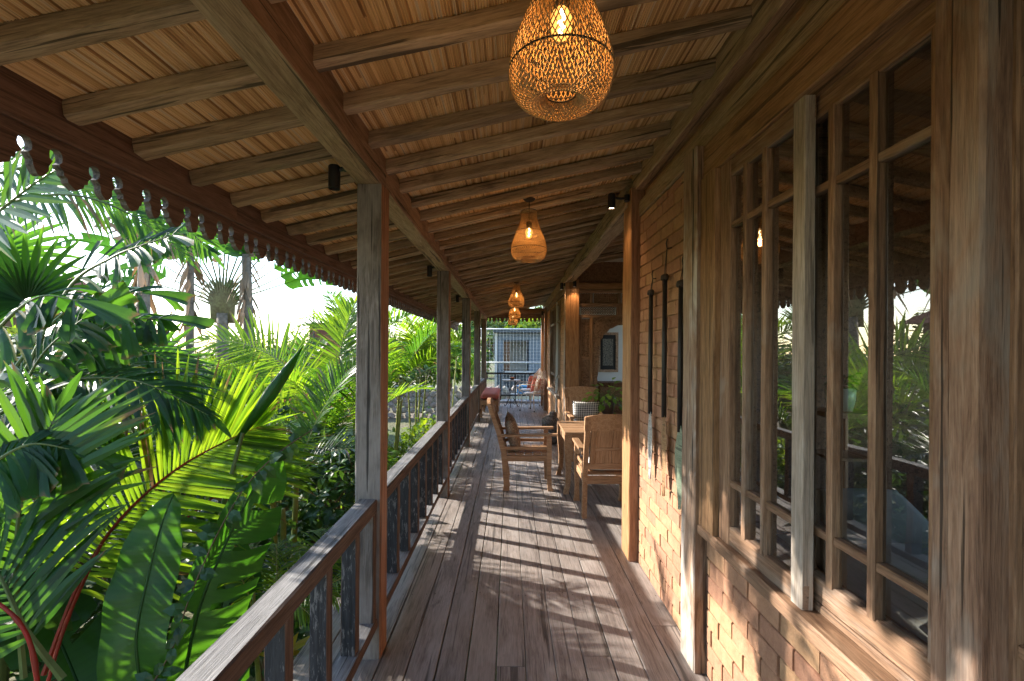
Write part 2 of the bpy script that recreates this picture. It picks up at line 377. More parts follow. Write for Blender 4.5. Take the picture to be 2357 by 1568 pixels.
o = nl.build('nail_heads', plain('rusty_nail', (0.05, 0.035, 0.03), 0.7), deck); tag(o, kind='stuff')
# joists and skirt below the deck
for y in (-2.0, -0.8, 0.4, 1.6, 2.8, 4.0, 5.2, 6.4, 7.6, 8.8, 10.0, 11.2, 12.4, 13.2):
    timber('joist', (DECK_L+0.05, y, -0.11), (0.9, y, -0.11), 0.08, 0.14, W_RAILS, deck)
timber('edge_board', (DECK_L+0.02, Y0, -0.12), (DECK_L+0.02, Y1, -0.12), 0.03, 0.16, W_RAILS, deck)

ground = MB(); ground.add([(-160, -60, -1.1), (160, -60, -1.1), (160, 260, -1.1), (-160, 260, -1.1)], [(0, 1, 2, 3)])
def ground_mat():
    m, nt, b = mat('garden_ground'); tc = N(nt, 'ShaderNodeTexCoord'); v = tc.outputs['Object']
    n = noise_tex(nt, v, 0.22, 5, 0.6); n2 = noise_tex(nt, v, 14, 5, 0.7)
    g = ramp(nt, n2, [(0.3, (0.05, 0.075, 0.018)), (0.7, (0.13, 0.16, 0.04))])
    s = ramp(nt, n2, [(0.3, (0.10, 0.075, 0.05)), (0.7, (0.26, 0.21, 0.15))])
    nt.links.new(mix(nt, ramp(nt, n, [(0.42, 0.0), (0.6, 1.0)]), g, s), b.inputs['Base Color']); b.inputs['Roughness'].default_value = 0.95
    bump(nt, b, n2, 0.8, 0.05); return m
gr = ground.build('ground', ground_mat()); tag(gr, 'garden soil and grass below the veranda', kind='structure')

# ---- veranda posts
POST_Y = [-0.24, 2.2, 4.62, 7.04, 9.42, 11.75]
plab = ['grey veranda post behind the viewpoint', 'nearest grey veranda post, large, with the handrail ending on it', 'second veranda post from the front, beside the long palm fronds', 'third veranda post from the front, left of the teak armchair',
        'fourth veranda post from the front, thin, before the red bench', 'farthest veranda post at the end of the deck']
for y, lb in zip(POST_Y, plab):
    if y < 0: continue
    t = thing('veranda_post', lb, 'post', ((PX0+PX1)/2, y+0.06, 0), group='posts along the veranda edge')
    timber('shaft', ((PX0+PX1)/2, y+0.06, 0), ((PX0+PX1)/2, y+0.06, 2.30), 0.125, 0.122, [W_POSTG, W_POSTR], t, up=(0, -1, 0), jit=0.0014, ch=0.005, seg=14, sides=(0, 1, 0, 0, 0))
# ---- railings: one per bay
bays = [(-0.118, 2.2), (2.322, 4.62), (4.742, 7.04), (7.162, 9.42), (9.542, 11.75)]
rlab = ['near railing with thick grey handrail and black balusters running out of the bottom edge', 'railing between the nearest and the second veranda post', 'railing between the second and third veranda posts',
        'pale railing between the third and fourth veranda posts', 'short far railing behind the red bench']
for bi, ((a, b_), lb) in enumerate(zip(bays, rlab)):
    xc = -0.682
    t = thing('railing', lb, 'railing', (xc, a, 0), group='railings between the posts')
    timber('handrail', (xc, a+0.002, 0.744), (xc, b_-0.002, 0.744), 0.090, 0.066, [W_RAILT, W_RAILS], t, sides=(1, 1, 0, 1, 0), jit=0.0015, ch=0.006)
    timber('bottom_rail', (xc, a+0.002, 0.178), (xc, b_-0.002, 0.178), 0.098, 0.044, [W_RAILT, W_RAILS], t, sides=(1, 1, 0, 1, 0), jit=0.0015, ch=0.005)
    yb = {0: 1.97, 1: 2.72}.get(bi, a+0.20)
    ys = []
    if bi == 0: ys = [1.95-0.302*k for k in range(7)]
    else:
        n = int((b_-a-0.12)/0.292); ys = [b_-0.20-0.292*k for k in range(8) if b_-0.20-0.292*k > a+0.12]
    black = bi < 3
    for y in ys:
        timber('baluster', (xc+0.004, y, 0.200), (xc+0.004, y, 0.711), 0.064, 0.05, [W_BLACK if black else W_POSTG, W_RAILS if black else W_CHAIR], t, up=(0, -1, 0), sides=(0, 1, 0, 1, 0), jit=0.001, ch=0.003, seg=6)
    if bi == 0:
        timber('end_board', (xc+0.0, b_-0.024, 0.200), (xc+0.0, b_-0.024, 0.711), 0.085, 0.044, [W_POSTG, W_RAILS], t, up=(0, -1, 0), sides=(0, 1, 0, 1, 0), jit=0.001, seg=6)

# ---- veranda roof: beams, rafters, reed mats, fascia
roof = thing('veranda_roof', 'sloping veranda roof of split reeds on old timber rafters', 'roof', (0, 0, 2.3))
for a, b_ in ((-2.6, 2.26), (2.262, 7.1), (7.102, 12.1)):
    timber('main_beam', (-0.684, a, 2.378), (-0.684, b_, 2.378), 0.128, 0.152, [W_BEAM, W_BEAMR], roof, sides=(0, 1, 0, 1, 1), jit=0.0035, ch=0.006, seg=26)  # underside paler than the sides, its brighter light put into the colour
ry = -2.56; rk = 0
while ry < 12.35:
    xr = 2.9 if 3.5 < ry < 7.0 else 1.02
    y = ry+random.uniform(-0.012, 0.012)
    h = 0.062+random.uniform(-0.004, 0.004)
    x0 = -1.392
    timber('rafter', (x0, y, raft_z(x0)+h/2), (xr, y+random.uniform(-0.012, 0.012), raft_z(xr)+h/2), 0.056, h, W_RAFT, roof, jit=0.0042, ch=0.008, seg=18)
    ry += 0.285; rk += 1
def reed_sheet(xa, xb, ya, yb, name):
    mb = MB(); P = 0.009; n = int((xb-xa)/P); ny = max(2, int((yb-ya)/1.0)); base = 0.061
    prof = []
    for i in range(n):
        x = xa+i*P
        d = random.uniform(-0.0016, 0.0018)
        for u, z in ((0.03, 0.0075), (0.13, 0.0022), (0.32, 0.0004), (0.5, 0.0), (0.68, 0.0004), (0.87, 0.0022), (0.97, 0.0075)):
            prof.append((x+u*P, z+d))
    m = len(prof); vs_ = []
    for j in range(ny+1):
        y = ya+(yb-ya)*j/ny
        for x, z in prof: vs_.append((x, y, raft_z(x)+base+z+0.0015*math.sin(x*9+y*3)))
    fs = [(j*m+i, (j+1)*m+i, (j+1)*m+i+1, j*m+i+1) for j in range(ny) for i in range(m-1)]
    mb.add(vs_, fs)
    o = mb.build(name, M_REED, roof, world_space=True, smooth=True); tag(o, kind='stuff'); return o
reed_sheet(-1.40, 1.06, -2.6, 3.35, 'reed_mat'); reed_sheet(-1.40, 2.95, 3.35, 7.2, 'reed_mat'); reed_sheet(-1.40, 1.06, 7.2, 12.35, 'reed_mat')
rt = MB(); z0 = raft_z(-1.46)+0.085; z1 = raft_z(3.0)+0.085
rt.add([(-1.46, -2.7, z0), (3.0, -2.7, z1), (3.0, 12.5, z1), (-1.46, 12.5, z0), (-1.46, -2.7, z0+0.06), (3.0, -2.7, z1+0.06), (3.0, 12.5, z1+0.06), (-1.46, 12.5, z0+0.06)],
       [(0, 1, 2, 3), (7, 6, 5, 4), (0, 4, 5, 1), (1, 5, 6, 2), (2, 6, 7, 3), (3, 7, 4, 0)])
rt.build('sun_block_sheet', plain('sun_block_clay', (0.25, 0.10, 0.06), 0.9), roof, world_space=True)  # unseen roof sheet above the reeds, added to block the sun

NOTCH = [(0.0, 0.0), (0.012, -0.003), (0.020, -0.011), (0.0225, -0.023), (0.020, -0.035), (0.010, -0.045), (0.017, -0.053)]
SLIM = NOTCH+[(0.023, -0.061), (0.024, -0.078), (0.029, -0.088), (0.037, -0.097), (0.048, -0.102)]
WIDE = NOTCH+[(0.025, -0.060), (0.027, -0.075), (0.038, -0.079), (0.042, -0.092), (0.054, -0.100), (0.069, -0.107)]
def fascia_mesh(L, top=0.112, thick=0.024):
    """Carved eaves board along local +Y with wide and slim pendants by turns; notch tops at local z=0, board rises to +top. Inner face towards +X."""
    n = max(1, round(L/0.234)); k = L/(n*0.234)
    low = []; y0 = 0.0
    for i in range(n):
        for H in (WIDE, SLIM):
            hw_ = H[-1][0]
            a = [(y0+x*k, z) for x, z in H]; b = [(y0+(2*hw_-x)*k, z) for x, z in H[-2::-1]]
            low += (a if not low else a[1:])+b
            y0 += 2*hw_*k
    low = [(min(max(y+random.uniform(-0.0012, 0.0012), 0), L), z+random.uniform(-0.002, 0.002)) for y, z in low]
    poly = low+[(L, top), (0, top)]
    mb = MB(); m = len(poly)
    mb.add([(0, y, z) for y, z in poly]+[(-thick, y, z) for y, z in poly], [tuple(range(m)), tuple(range(2*m-1, m-1, -1))], 0)
    for i in range(m):
        j = (i+1) % m
        mb.f.append((j, i, m+i, m+j)); mb.m.append(1 if i < len(low)-1 else 0)
    return mb.mesh('fascia_board', [W_FASC, W_FASCE])
y = -2.6
FL = 2.46
while y < 12.2:
    L = min(FL, 12.46-y)
    link(fascia_mesh(L-0.002), 'fascia_board', roof, Matrix.Translation((-1.424, y, 2.121)), True)
    timber('inner_fascia', (-1.409, y, 2.236), (-1.409, y+L-0.002, 2.236), 0.026, 0.18, W_FASC, roof, jit=0.001)
    y += FL
# the far end of the eaves: a carved board across the deck
for xa, L, zz in ((-1.40, 2.46, 2.372),):
    Mx = frame((xa, 12.44, zz), (1, 0, 0), (0, 0, 1))
    link(fascia_mesh(L), 'fascia_board', roof, Mx, True)
timber('end_board', (-1.4, 12.40, 2.50), (1.06, 12.40, 2.50), 0.03, 0.19, W_FASC, roof)
timber('tie_beam', (0.0, 11.55, 2.50), (1.0, 11.55, 2.50), 0.09, 0.12, W_WIN, roof)

# ---- wall beams (on the wall posts)
timber('wall_beam', (0.95, -2.6, 2.725), (0.95, 3.33, 2.725), 0.13, 0.16, [W_BEAM, W_CARVE], roof, sides=(1, 0, 0, 0, 0), jit=0.004, ch=0.008, seg=24)  # underside in a darker wood, its shade put into the colour
timber('wall_beam', (0.915, 3.332, 2.635), (0.915, 7.18, 2.635), 0.15, 0.16, [W_BEAM, W_WIN], roof, sides=(0, 1, 0, 0, 0), jit=0.006, ch=0.012, seg=22)
timber('wall_beam', (0.93, 7.182, 2.63), (0.93, 12.3, 2.63), 0.12, 0.15, W_BEAM, roof, jit=0.003)

# ---- house walls
def brick_panel(name, label, ya, yb, za, zb, group=None):
    t = thing(name, label, 'wall', (WX, ya, za), group=group)
    mb = MB(); mb.box((WX+0.0085+0.06, (ya+yb)/2, (za+zb)/2), (0.12, yb-ya, zb-za)); mb.build('mortar', M_MORTAR, t, world_space=True)
    rh = 0.0775; bl = 0.205; r = 0; z = za
    variants = brick_panel.var
    while z < zb-0.02:
        h = min(rh, zb-z); y = ya-(0.03 if r % 2 else 0.03+bl*random.uniform(0.42, 0.58))
        while y < yb:
            L = bl*random.uniform(0.93, 1.07); a = max(y, ya); b = min(y+L, yb)
            if b-a > 0.03:
                me = random.choice(variants)
                S = Matrix.Diagonal((1, (b-a-random.uniform(0.007, 0.014))/0.2, (h-random.uniform(0.004, 0.0065))/0.07, 1))
                M = Matrix.Translation((WX+0.029+random.uniform(-0.0016, 0.0016), a+0.004, z+h/2)) @ Matrix.Rotation(random.uniform(-0.012, 0.012), 4, 'X') @ Matrix.Rotation(random.uniform(-0.006, 0.006), 4, 'Z') @ S
                link(me, 'brick', t, M, True)
            y += L
        z += rh; r += 1
    return t
brick_panel.var = [hewn_mesh('brick', 0.2, 0.06, 0.07, [M_BRICK], seg=5, jit=0.0011, ch=0.0035) for _ in range(8)]
brick_panel('brick_wall', 'tall brick wall panel where the three paddles hang', 2.277, 3.235, 0.0, 2.45)
brick_panel('brick_wall', 'low brick wall below the nearest window sill', 0.976, 2.117, 0.0, 0.651)
# wall posts
def wall_post(ya, yb, xa, xb, h, label, ms, sides):
    t = thing('wall_post', label, 'post', ((xa+xb)/2, (ya+yb)/2, 0), group='posts of the house wall')
    timber('shaft', ((xa+xb)/2, (ya+yb)/2, 0.001), ((xa+xb)/2, (ya+yb)/2, h), xb-xa, yb-ya, ms, t, up=(0, -1, 0), sides=sides, jit=0.0018, ch=0.005, seg=16)
    return t
wall_post(2.117, 2.277, 0.862, 0.99, 2.455, 'pale weathered wall post between the window and the paddles', [W_WPOST, W_WIN], (0, 0, 1, 0, 0))
wall_post(3.236, 3.452, 0.853, 1.06, 2.66, 'orange teak wall post at the corner right of the paddles', [W_ORANGE, W_POSTR], (1, 1, 1, 0, 0))  # left face lighter: its sun and lamp light put into the wood colour
wall_post(7.06, 7.27, 0.853, 1.07, 2.60, 'broad brown teak post in front of the carved doorway', [W_WPOST, W_ORANGE], (1, 1, 1, 0, 0))
wall_post(11.3, 11.5, 0.853, 1.0, 2.56, 'dark far wall post beside the white iron chairs', [W_POSTR, W_CARVE], (1, 1, 1, 0, 0))
wall_post(12.25, 12.42, 0.84, 1.0, 2.5, 'last wall post at the far end of the deck', [W_CARVE, W_CARVE], (0, 0, 0, 0, 0))
wall_post(0.866, 0.934, 0.897, 1.25, 2.9, 'big teak post at the right edge beside the window', [W_BIG, W_BIG], (0, 0, 1, 0, 0))
# upper trim over the brick panel and over the window, header
hw = thing('wall_trim', 'long timber boards over the window and the brick wall', 'trim', (0.95, 0.9, 2.3))
timber('trim_board', (0.935, 0.975, 2.508), (0.935, 3.234, 2.508), 0.05, 0.104, W_BEAM, hw, jit=0.0015)
timber('soffit_board', (1.02, -2.6, 2.605), (1.02, 3.234, 2.605), 0.12, 0.085, W_CARVE, hw)
timber('header', (0.935, 0.975, 2.372), (0.935, 2.116, 2.372), 0.08, 0.155, W_HEAD, hw, jit=0.0015)
# near wall behind the viewpoint
nw = thing('board_wall', 'plank wall of the house beside the near post', 'wall', (1.02, -1, 0))
for k in range(22):
    timber('board', (1.02, 0.86-k*0.16, 0.0), (1.02, 0.86-k*0.16, 2.6), 0.03, 0.158, W_INT, nw, up=(0, -1, 0), seg=4)

# ---- the near window: two sliding sashes
win = thing('sliding_window', 'large old teak sliding window with small panes reflecting the palms', 'window', (0.93, 1.5, 0.64))
timber('sill', (0.945, 0.975, 0.676), (0.945, 2.116, 0.676), 0.135, 0.048, [W_RAILS, W_WIN], win, sides=(1, 1, 1, 1, 1), jit=0.003, ch=0.008)
timber('sill_track', (0.965, 0.975, 0.714), (0.965, 2.07, 0.714), 0.03, 0.026, W_WIN, win)
timber('jamb', (0.92, 2.042, 0.70), (0.92, 2.042, 2.294), 0.08, 0.148, W_HEAD, win, up=(0, -1, 0))
timber('jamb', (0.955, 0.955, 0.0), (0.955, 0.955, 2.6), 0.10, 0.038, W_BIG, win, up=(0, -1, 0))
def sash(ya, yb, x, za, zb, near_m, ms, zs, st, st2):
    s = link(hewn_mesh('sash', yb-ya, 0.032, 0.075, [W_WIN], seg=6, jit=0.001), 'sash', win, Matrix.Translation((x, ya, za+0.0375)), True)
    def tb(n, p0, p1, w, h, m, up=(0, 0, 1)):
        p0, p1 = V(p0), V(p1)
        me = hewn_mesh(n, (p1-p0).length, w, h, [m], jit=0.0008, ch=0.003, seg=5)
        return link(me, n, s, frame(p0, p1-p0, up), True)
    tb('top_rail', (x, ya, zb-0.035), (x, yb, zb-0.035), 0.032, 0.07, W_WIN)
    tb('stile', (x-0.002, ya+st/2, za), (x-0.002, ya+st/2, zb), 0.036, st, near_m, (0, -1, 0))
    tb('stile', (x-0.002, yb-st2/2, za), (x-0.002, yb-st2/2, zb), 0.036, st2, W_WIN, (0, -1, 0))
    yi0, yi1 = ya+st, yb-st2
    for m_ in ms: tb('muntin', (x-0.003, m_, za+0.07), (x-0.003, m_, zb-0.065), 0.034, 0.026, W_WIN, (0, -1, 0))
    for z in zs:
        e = [yi0]+ms+[yi1]
        for i in range(len(e)-1): tb('glazing_bar', (x, e[i]+(0.013 if i else 0), z), (x, e[i+1]-(0.013 if i < len(e)-2 else 0), z), 0.028, 0.026, W_WIN)
    ez = [za+0.07]+zs+[zb-0.07]; ey = [yi0]+ms+[yi1]
    for i in range(len(ey)-1):
        for j in range(3):
            mb = MB(); y0, y1, z0, z1 = ey[i], ey[i+1], ez[j], ez[j+1]
            mb.add([(x+0.004, y0, z0), (x+0.004, y1, z0), (x+0.004, y1, z1), (x+0.004, y0, z1)], [(0, 3, 2, 1)])
            mb.build('pane', M_GLASS, s, world_space=True)
    return s
sash(1.405, 1.966, 0.925, 0.702, 2.294, W_PALE, [1.63, 1.765], [0.955, 2.022], 0.058, 0.088)
sash(0.70, 1.52, 0.972, 0.728, 2.300, W_WIN, [0.868, 1.024, 1.20, 1.357], [0.94, 2.008], 0.06, 0.06)

# ---- interior seen through the window
room = thing('room', 'dark room behind the window', None, (2, 1.5, 0), kind='structure')
mb = MB(); mb.box((2.55, 0.4, -0.03), (2.9, 5.6, 0.05)); mb.build('floor_boards', W_INT, room, world_space=True)
for k in range(17):
    yb_ = -2.0+k*0.32
    for za, zb in (((0.0, 0.9), (2.2, 2.9)) if 0.0 < yb_ < 2.8 else ((0.0, 2.9),)):      # unseen opening, added to let daylight into the room
        timber('wall_board', (4.0, yb_, za), (4.0, yb_, zb), 0.03, 0.318, W_INT, room, up=(0, -1, 0), seg=3)
mb = MB(); mb.box((2.5, 3.36, 1.45), (3.0, 0.1, 3.3)); mb.build('partition', W_INT, room, world_space=True)
mb = MB(); mb.box((2.5, -2.3, 1.45), (3.0, 0.1, 3.0)); mb.build('partition', W_INT, room, world_space=True)
mb = MB(); mb.box((2.5, 0.5, 2.95), (3.2, 6.0, 0.06)); mb.build('room_ceiling', W_INT, room, world_space=True)
for k in range(5): timber('ceiling_joist', (1.1, -1.5+k*1.1, 2.84), (3.95, -1.5+k*1.1, 2.84), 0.09, 0.14, W_INT, room)
bed = thing('bed', 'low wooden bed with white sheet seen through the window', 'bed', (2.0, 1.35, 0))
mb = MB(); mb.box((0, 0, 0.36), (1.25, 2.1, 0.18)); mb.build('bed_frame', W_CARVE, bed)
for sx in (-1, 1):
    for sy in (-1, 1): timber('leg', (sx*0.56, sy*0.98, 0), (sx*0.56, sy*0.98, 0.27), 0.08, 0.08, W_CARVE, bed, up=(0, -1, 0), local=True)
def cushion_mesh(w, d, h, m, n=10, p=2.6):
    mb = MB(); vs_ = []
    for s in (1, -1):
        for j in range(n+1):
            for i in range(n+1):
                u, v = 2*i/n-1, 2*j/n-1
                e = max(0.0, (1-abs(u)**p)*(1-abs(v)**p))**0.45
                q = 1-0.06*(abs(u)*abs(v))**0.6*0-0.05*(1-max(abs(u), abs(v)))
                vs_.append((u*w/2*(1-0.05*(1-abs(v)**2)*abs(u)), v*d/2*(1-0.05*(1-abs(u)**2)*abs(v)), s*h/2*e))
    k = (n+1)**2
    fs = [(j*(n+1)+i, j*(n+1)+i+1, (j+1)*(n+1)+i+1, (j+1)*(n+1)+i) for j in range(n) for i in range(n)]
    fs += [tuple(k+q for q in reversed(f)) for f in fs]
    mb.add(vs_, fs)
    bm = bmesh.new(); me = mb.mesh('cushion', m, True); bm.from_mesh(me); bmesh.ops.remove_doubles(bm, verts=bm.verts, dist=0.0008); bm.to_mesh(me); bm.free()
    return me
link(cushion_mesh(1.22, 2.05, 0.24, M_SHEET, p=12), 'mattress', bed, Matrix.Translation((0, 0, 0.55)))
for sx in (-0.3, 0.3): link(cushion_mesh(0.5, 0.36, 0.16, M_SHEET), 'pillow', bed, Matrix.Translation((sx, 0.78, 0.72)) @ Matrix.Rotation(0.5, 4, 'X'))
st = thing('plant_stand', 'tall thin-legged wooden stand holding the pale pot indoors', 'stand', (2.18, 3.0, 0))
mb = MB(); mb.box((0, 0, 1.10), (0.32, 0.32, 0.03)); mb.build('top', W_CHAIR, st)
mb = MB(); mb.box((0, 0, 0.82), (0.27, 0.27, 0.02)); mb.build('shelf', W_CHAIR, st)
for sx in (-1, 1):
    for sy in (-1, 1): timber('leg', (sx*0.12, sy*0.12, 0), (sx*0.12, sy*0.12, 1.085), 0.03, 0.03, W_CHAIR, st, up=(0, -1, 0), local=True)

# ---- far wall of the house, beyond the carved doorway
fw = thing('far_wall', 'far brick wall of the house beyond the carved doorway', 'wall', (WX, 7.27, 0))
for (ya, yb, za, zb) in ((7.27, 8.3, 0, 2.55), (8.3, 10.35, 0, 0.62), (8.3, 10.35, 2.42, 2.55), (10.35, 11.3, 0, 2.55), (11.5, 12.25, 0, 2.55)):
    mb = MB(); mb.box((WX+0.06, (ya+yb)/2, (za+zb)/2), (0.12, yb-ya, zb-za)); mb.build('brickwork', M_FBRICK, fw, world_space=True)
timber('trim_board', (0.915, 7.272, 2.50), (0.915, 11.29, 2.50), 0.05, 0.11, W_WIN, fw)
fwin = thing('far_window', 'narrow far window with pale sill in the brick wall', 'window', (0.93, 9.3, 0.62))
timber('sill', (0.91, 8.28, 0.645), (0.91, 10.37, 0.645), 0.12, 0.05, W_PALE, fwin)
for y in (8.34, 9.33, 10.31): timber('stile', (0.93, y, 0.67), (0.93, y, 2.42), 0.05, 0.08, W_WIN, fwin, up=(0, -1, 0))
for z in (0.70, 1.0, 2.05, 2.385): timber('glazing_bar', (0.935, 8.38, z), (0.935, 10.27, z), 0.035, 0.05, W_WIN, fwin)
for y in (8.66, 9.0, 9.66, 10.0): timber('muntin', (0.935, y, 0.72), (0.935, y, 2.36), 0.034, 0.03, W_WIN, fwin, up=(0, -1, 0))
for ya, yb in ((8.38, 9.29), (9.37, 10.27)):
    mb = MB(); mb.add([(0.945, ya, 0.70), (0.945, yb, 0.70), (0.945, yb, 2.38), (0.945, ya, 2.38)], [(0, 3, 2, 1)]); mb.build('pane', M_GLASS, fwin, world_space=True)
mb = MB(); mb.box((1.9, 10.6, 1.3), (0.05, 3.4, 2.6)); o = mb.build('inner_wall', W_INT, None); tag(o, 'dark inner wall of the far room', kind='structure')

# ---- recess: carved doorway (gebyok), the white room beyond it
gx0, gx1, gy = 1.07, 2.9, 7.16
gb = thing('carved_doorway', 'carved teak doorway screen with a scalloped arch beside the broad post', 'doorway', (gx0, gy, 0))
timber('lintel', (gx0, gy, 2.51), (gx1, gy, 2.51), 0.10, 0.10, W_ORANGE, gb)
timber('rail', (gx0, gy, 2.215), (gx1, gy, 2.215), 0.06, 0.06, W_CARVE, gb)
timber('rail', (gx0, gy, 2.43), (gx1, gy, 2.43), 0.06, 0.05, W_CARVE, gb)
timber('rail', (gx0, gy, 2.035), (gx1, gy, 2.035), 0.06, 0.05, W_CARVE, gb)
timber('rail', (gx0, gy, 0.86), (1.38, gy, 0.86), 0.06, 0.06, W_CARVE, gb)
timber('rail', (gx0, gy+0.004, 1.38), (1.26, gy+0.004, 1.38), 0.05, 0.05, W_CARVE, gb)
for x in (1.10, 1.275): timber('stile', (x, gy, 0.0), (x, gy, 2.02), 0.045, 0.055, W_CHAIR if x > 1.2 else W_CARVE, gb, up=(0, -1, 0))
x = gx0
while x < gx1-0.2:   # upper row: carved panels
    w = 0.2 if x == gx0 else 0.42
    mb = MB(); mb.box((x+w/2, gy+0.012, 2.32), (w-0.05, 0.02, 0.155))
    for i in range(int(w/0.035)):
        for j in range(4):
            mb.tube([(x+0.045+i*0.035, gy-0.004, 2.262+j*0.036), (x+0.06+i*0.035, gy-0.010, 2.278+j*0.036), (x+0.05+i*0.035, gy-0.004, 2.292+j*0.036)], 0.006, 4)
    mb.build('carved_panel', W_CARVE, gb, world_space=True)
    timber('stud', (x+w, gy, 2.245), (x+w, gy, 2.405), 0.05, 0.05, W_CARVE, gb, up=(0, -1, 0), seg=3)
    x += w+0.02
def lattice(xa, xb, za, zb):
    mb = MB(); s = 0.038
    n = int((xb-xa)/s)
    for i in range(n+1):
        for d in (1, -1):
            x0_ = xa+i*s
            pts = []
            for k in range(9):
                z = za+(zb-za)*k/8; pts.append((x0_+d*0.5*s*math.sin(2*math.pi*(k/8)*1.5), gy, z))
            mb.tube(pts, 0.0055, 4)
    return mb.build('lattice', W_CARVE, gb, world_space=True)
lattice(1.13, 1.66, 2.07, 2.18); lattice(1.78, 2.3, 2.07, 2.18)
timber('stud', (1.72, gy, 2.065), (1.72, gy, 2.185), 0.10, 0.05, W_CARVE, gb, up=(0, -1, 0), seg=3)
for za, zb in ((0.05, 0.82), (0.90, 1.36), (1.40, 2.0)):
    mb = MB(); mb.box((1.188, gy+0.015, (za+zb)/2), (0.125, 0.02, zb-za))
    k = 0
    for z in [za+0.05+i*0.042 for i in range(int((zb-za-0.08)/0.042))]:
        for s in (-1, 1):
            mb.tube([(1.188+s*0.006, gy+0.004, z), (1.188+s*0.026, gy-0.006, z+0.012), (1.188+s*0.032, gy-0.006, z+0.028), (1.188+s*0.016, gy+0.002, z+0.036)], [0.005, 0.007, 0.006, 0.003], 5)
    mb.build('carved_panel', W_CARVE, gb, world_space=True)
# arch spandrel: from the left stile up over the opening
def arch_pts():
    P = []
    for i in range(28):
        t = i/27
        if t < 0.5:
            u = t/0.5; P.append((1.355+0.028*math.sin(u*math.pi*0.9)+0.05*u*u*u, 0.86+u*0.70))
        else:
            u = (t-0.5)/0.5; th = u*math.pi/2
            P.append((1.409+0.45*(1-math.cos(th)), 1.56+0.36*math.sin(th)))
    return P
ap = arch_pts()
ap = [(x+0.008*math.cos(i*2.2), z+0.008*math.sin(i*2.2)) for i, (x, z) in enumerate(ap)]
for mir in (0, 1):
    poly = [(1.30, 0.86)]+ap+[(1.862, 2.01), (1.30, 2.01)]
    if mir: poly = [(1.862*2-x, z) for x, z in poly][::-1]
    mb = MB(); m = len(poly)
    mb.add([(x, gy-0.008, z) for x, z in poly]+[(x, gy+0.022, z) for x, z in poly], [tuple(range(m)), tuple(range(2*m-1, m-1, -1))]+[((i+1) % m, i, m+i, m+(i+1) % m) for i in range(m)])
    for i, (x, z) in enumerate(ap):
        for off_, r_ in ((0.05, 0.010), (0.085, 0.013)):
            j = min(i+1, len(ap)-1); i0 = max(0, i-1)
            tx, tz = ap[j][0]-ap[i0][0], ap[j][1]-ap[i0][1]; l = math.hypot(tx, tz) or 1
            px, pz = x-tz/l*off_, z+tx/l*off_
            if px < 1.32: continue
            if mir: px = 1.862*2-px
            mb.lathe([(0.001, 0.012), (r_*0.8, 0.008), (r_, 0.0)], 6, 0, (px, gy-0.012, pz))
    mb.build('arch_spandrel', W_CARVE, gb, world_space=True)
for x in (2.41, 2.52, 2.86): timber('stile', (x, gy, 0.0), (x, gy, 2.02), 0.05, 0.055, W_CARVE, gb, up=(0, -1, 0))
mb = MB(); mb.box((2.69, gy+0.015, 1.0), (0.30, 0.02, 2.0)); mb.build('side_panel', W_CARVE, gb, world_space=True)
mb = MB(); mb.box((2.0, gy+0.03, 2.9), (1.9, 0.04, 0.66)); mb.build('upper_board', W_INT, gb, world_space=True)
bk = thing('white_room', 'white plastered room behind the carved doorway', None, (2, 8.5, 0), kind='structure')
for c, d in (((2.0, 8.9, 1.45), (2.2, 0.1, 2.9)), ((2.95, 8.0, 0.4), (0.1, 1.7, 0.8)), ((2.95, 8.0, 2.6), (0.1, 1.7, 0.6)), ((1.08, 8.0, 1.3), (0.06, 1.4, 2.6))):  # right wall left open: unseen gap added to let sky light in
    mb = MB(); mb.box(c, d); mb.build('plaster_wall', M_PLASTER, bk, world_space=True)
mb = MB(); mb.box((2.0, 8.0, -0.02), (2.0, 1.7, 0.04)); mb.build('floor_boards', W_INT, bk, world_space=True)
mb = MB(); mb.box((2.0, 8.05, 2.93), (2.1, 1.85, 0.06)); mb.build('room_ceiling', M_PLASTER, bk, world_space=True)
mb = MB(); mb.box((2.96, 5.25, 1.6), (0.06, 3.7, 3.3)); o = mb.build('recess_wall', M_PLASTER, None); tag(o, 'pale side wall of the sitting recess', kind='structure')
mb = MB(); mb.box((2.0, 3.50, 1.6), (1.86, 0.06, 3.2)); o = mb.build('recess_side_wall', W_INT, None); tag(o, 'board wall on the near side of the sitting recess', kind='structure')
hr = MB(); hr.box((3.4, 2.0, 3.75), (5.2, 10.6, 0.1)); hr.box((1.95, 10.0, 3.75), (2.2, 5.4, 0.1)); o = hr.build('sun_block_roof', plain('sun_block_tile', (0.25, 0.10, 0.06), 0.9), None); tag(o, 'unseen roof slab over the rooms, added to block the sun', 'roof')  # unseen slab added to block the sun, cut short by the white room
pic = thing('framed_picture', 'dark framed relief picture on the white wall behind the arch', 'picture', (1.90, 8.84, 1.47))
mb = MB()
for c, d in (((0, 0, 0.36), (0.40, 0.04, 0.05)), ((0, 0, -0.36), (0.40, 0.04, 0.05)), ((-0.175, 0, 0), (0.05, 0.04, 0.67)), ((0.175, 0, 0), (0.05, 0.04, 0.67))): mb.box(c, d)
mb.build('frame', W_CARVE, pic)
mb = MB(); mb.box((0, 0.008, 0), (0.30, 0.012, 0.67)); mb.build('mount', M_BLACK, pic)
mb = MB(); mb.box((0, -0.002, 0), (0.20, 0.012, 0.52)); mb.build('relief', plain('grey_relief', (0.24, 0.21, 0.17), 0.8, nscale=45, c2=(0.03, 0.03, 0.03), bstr=1.0), pic)

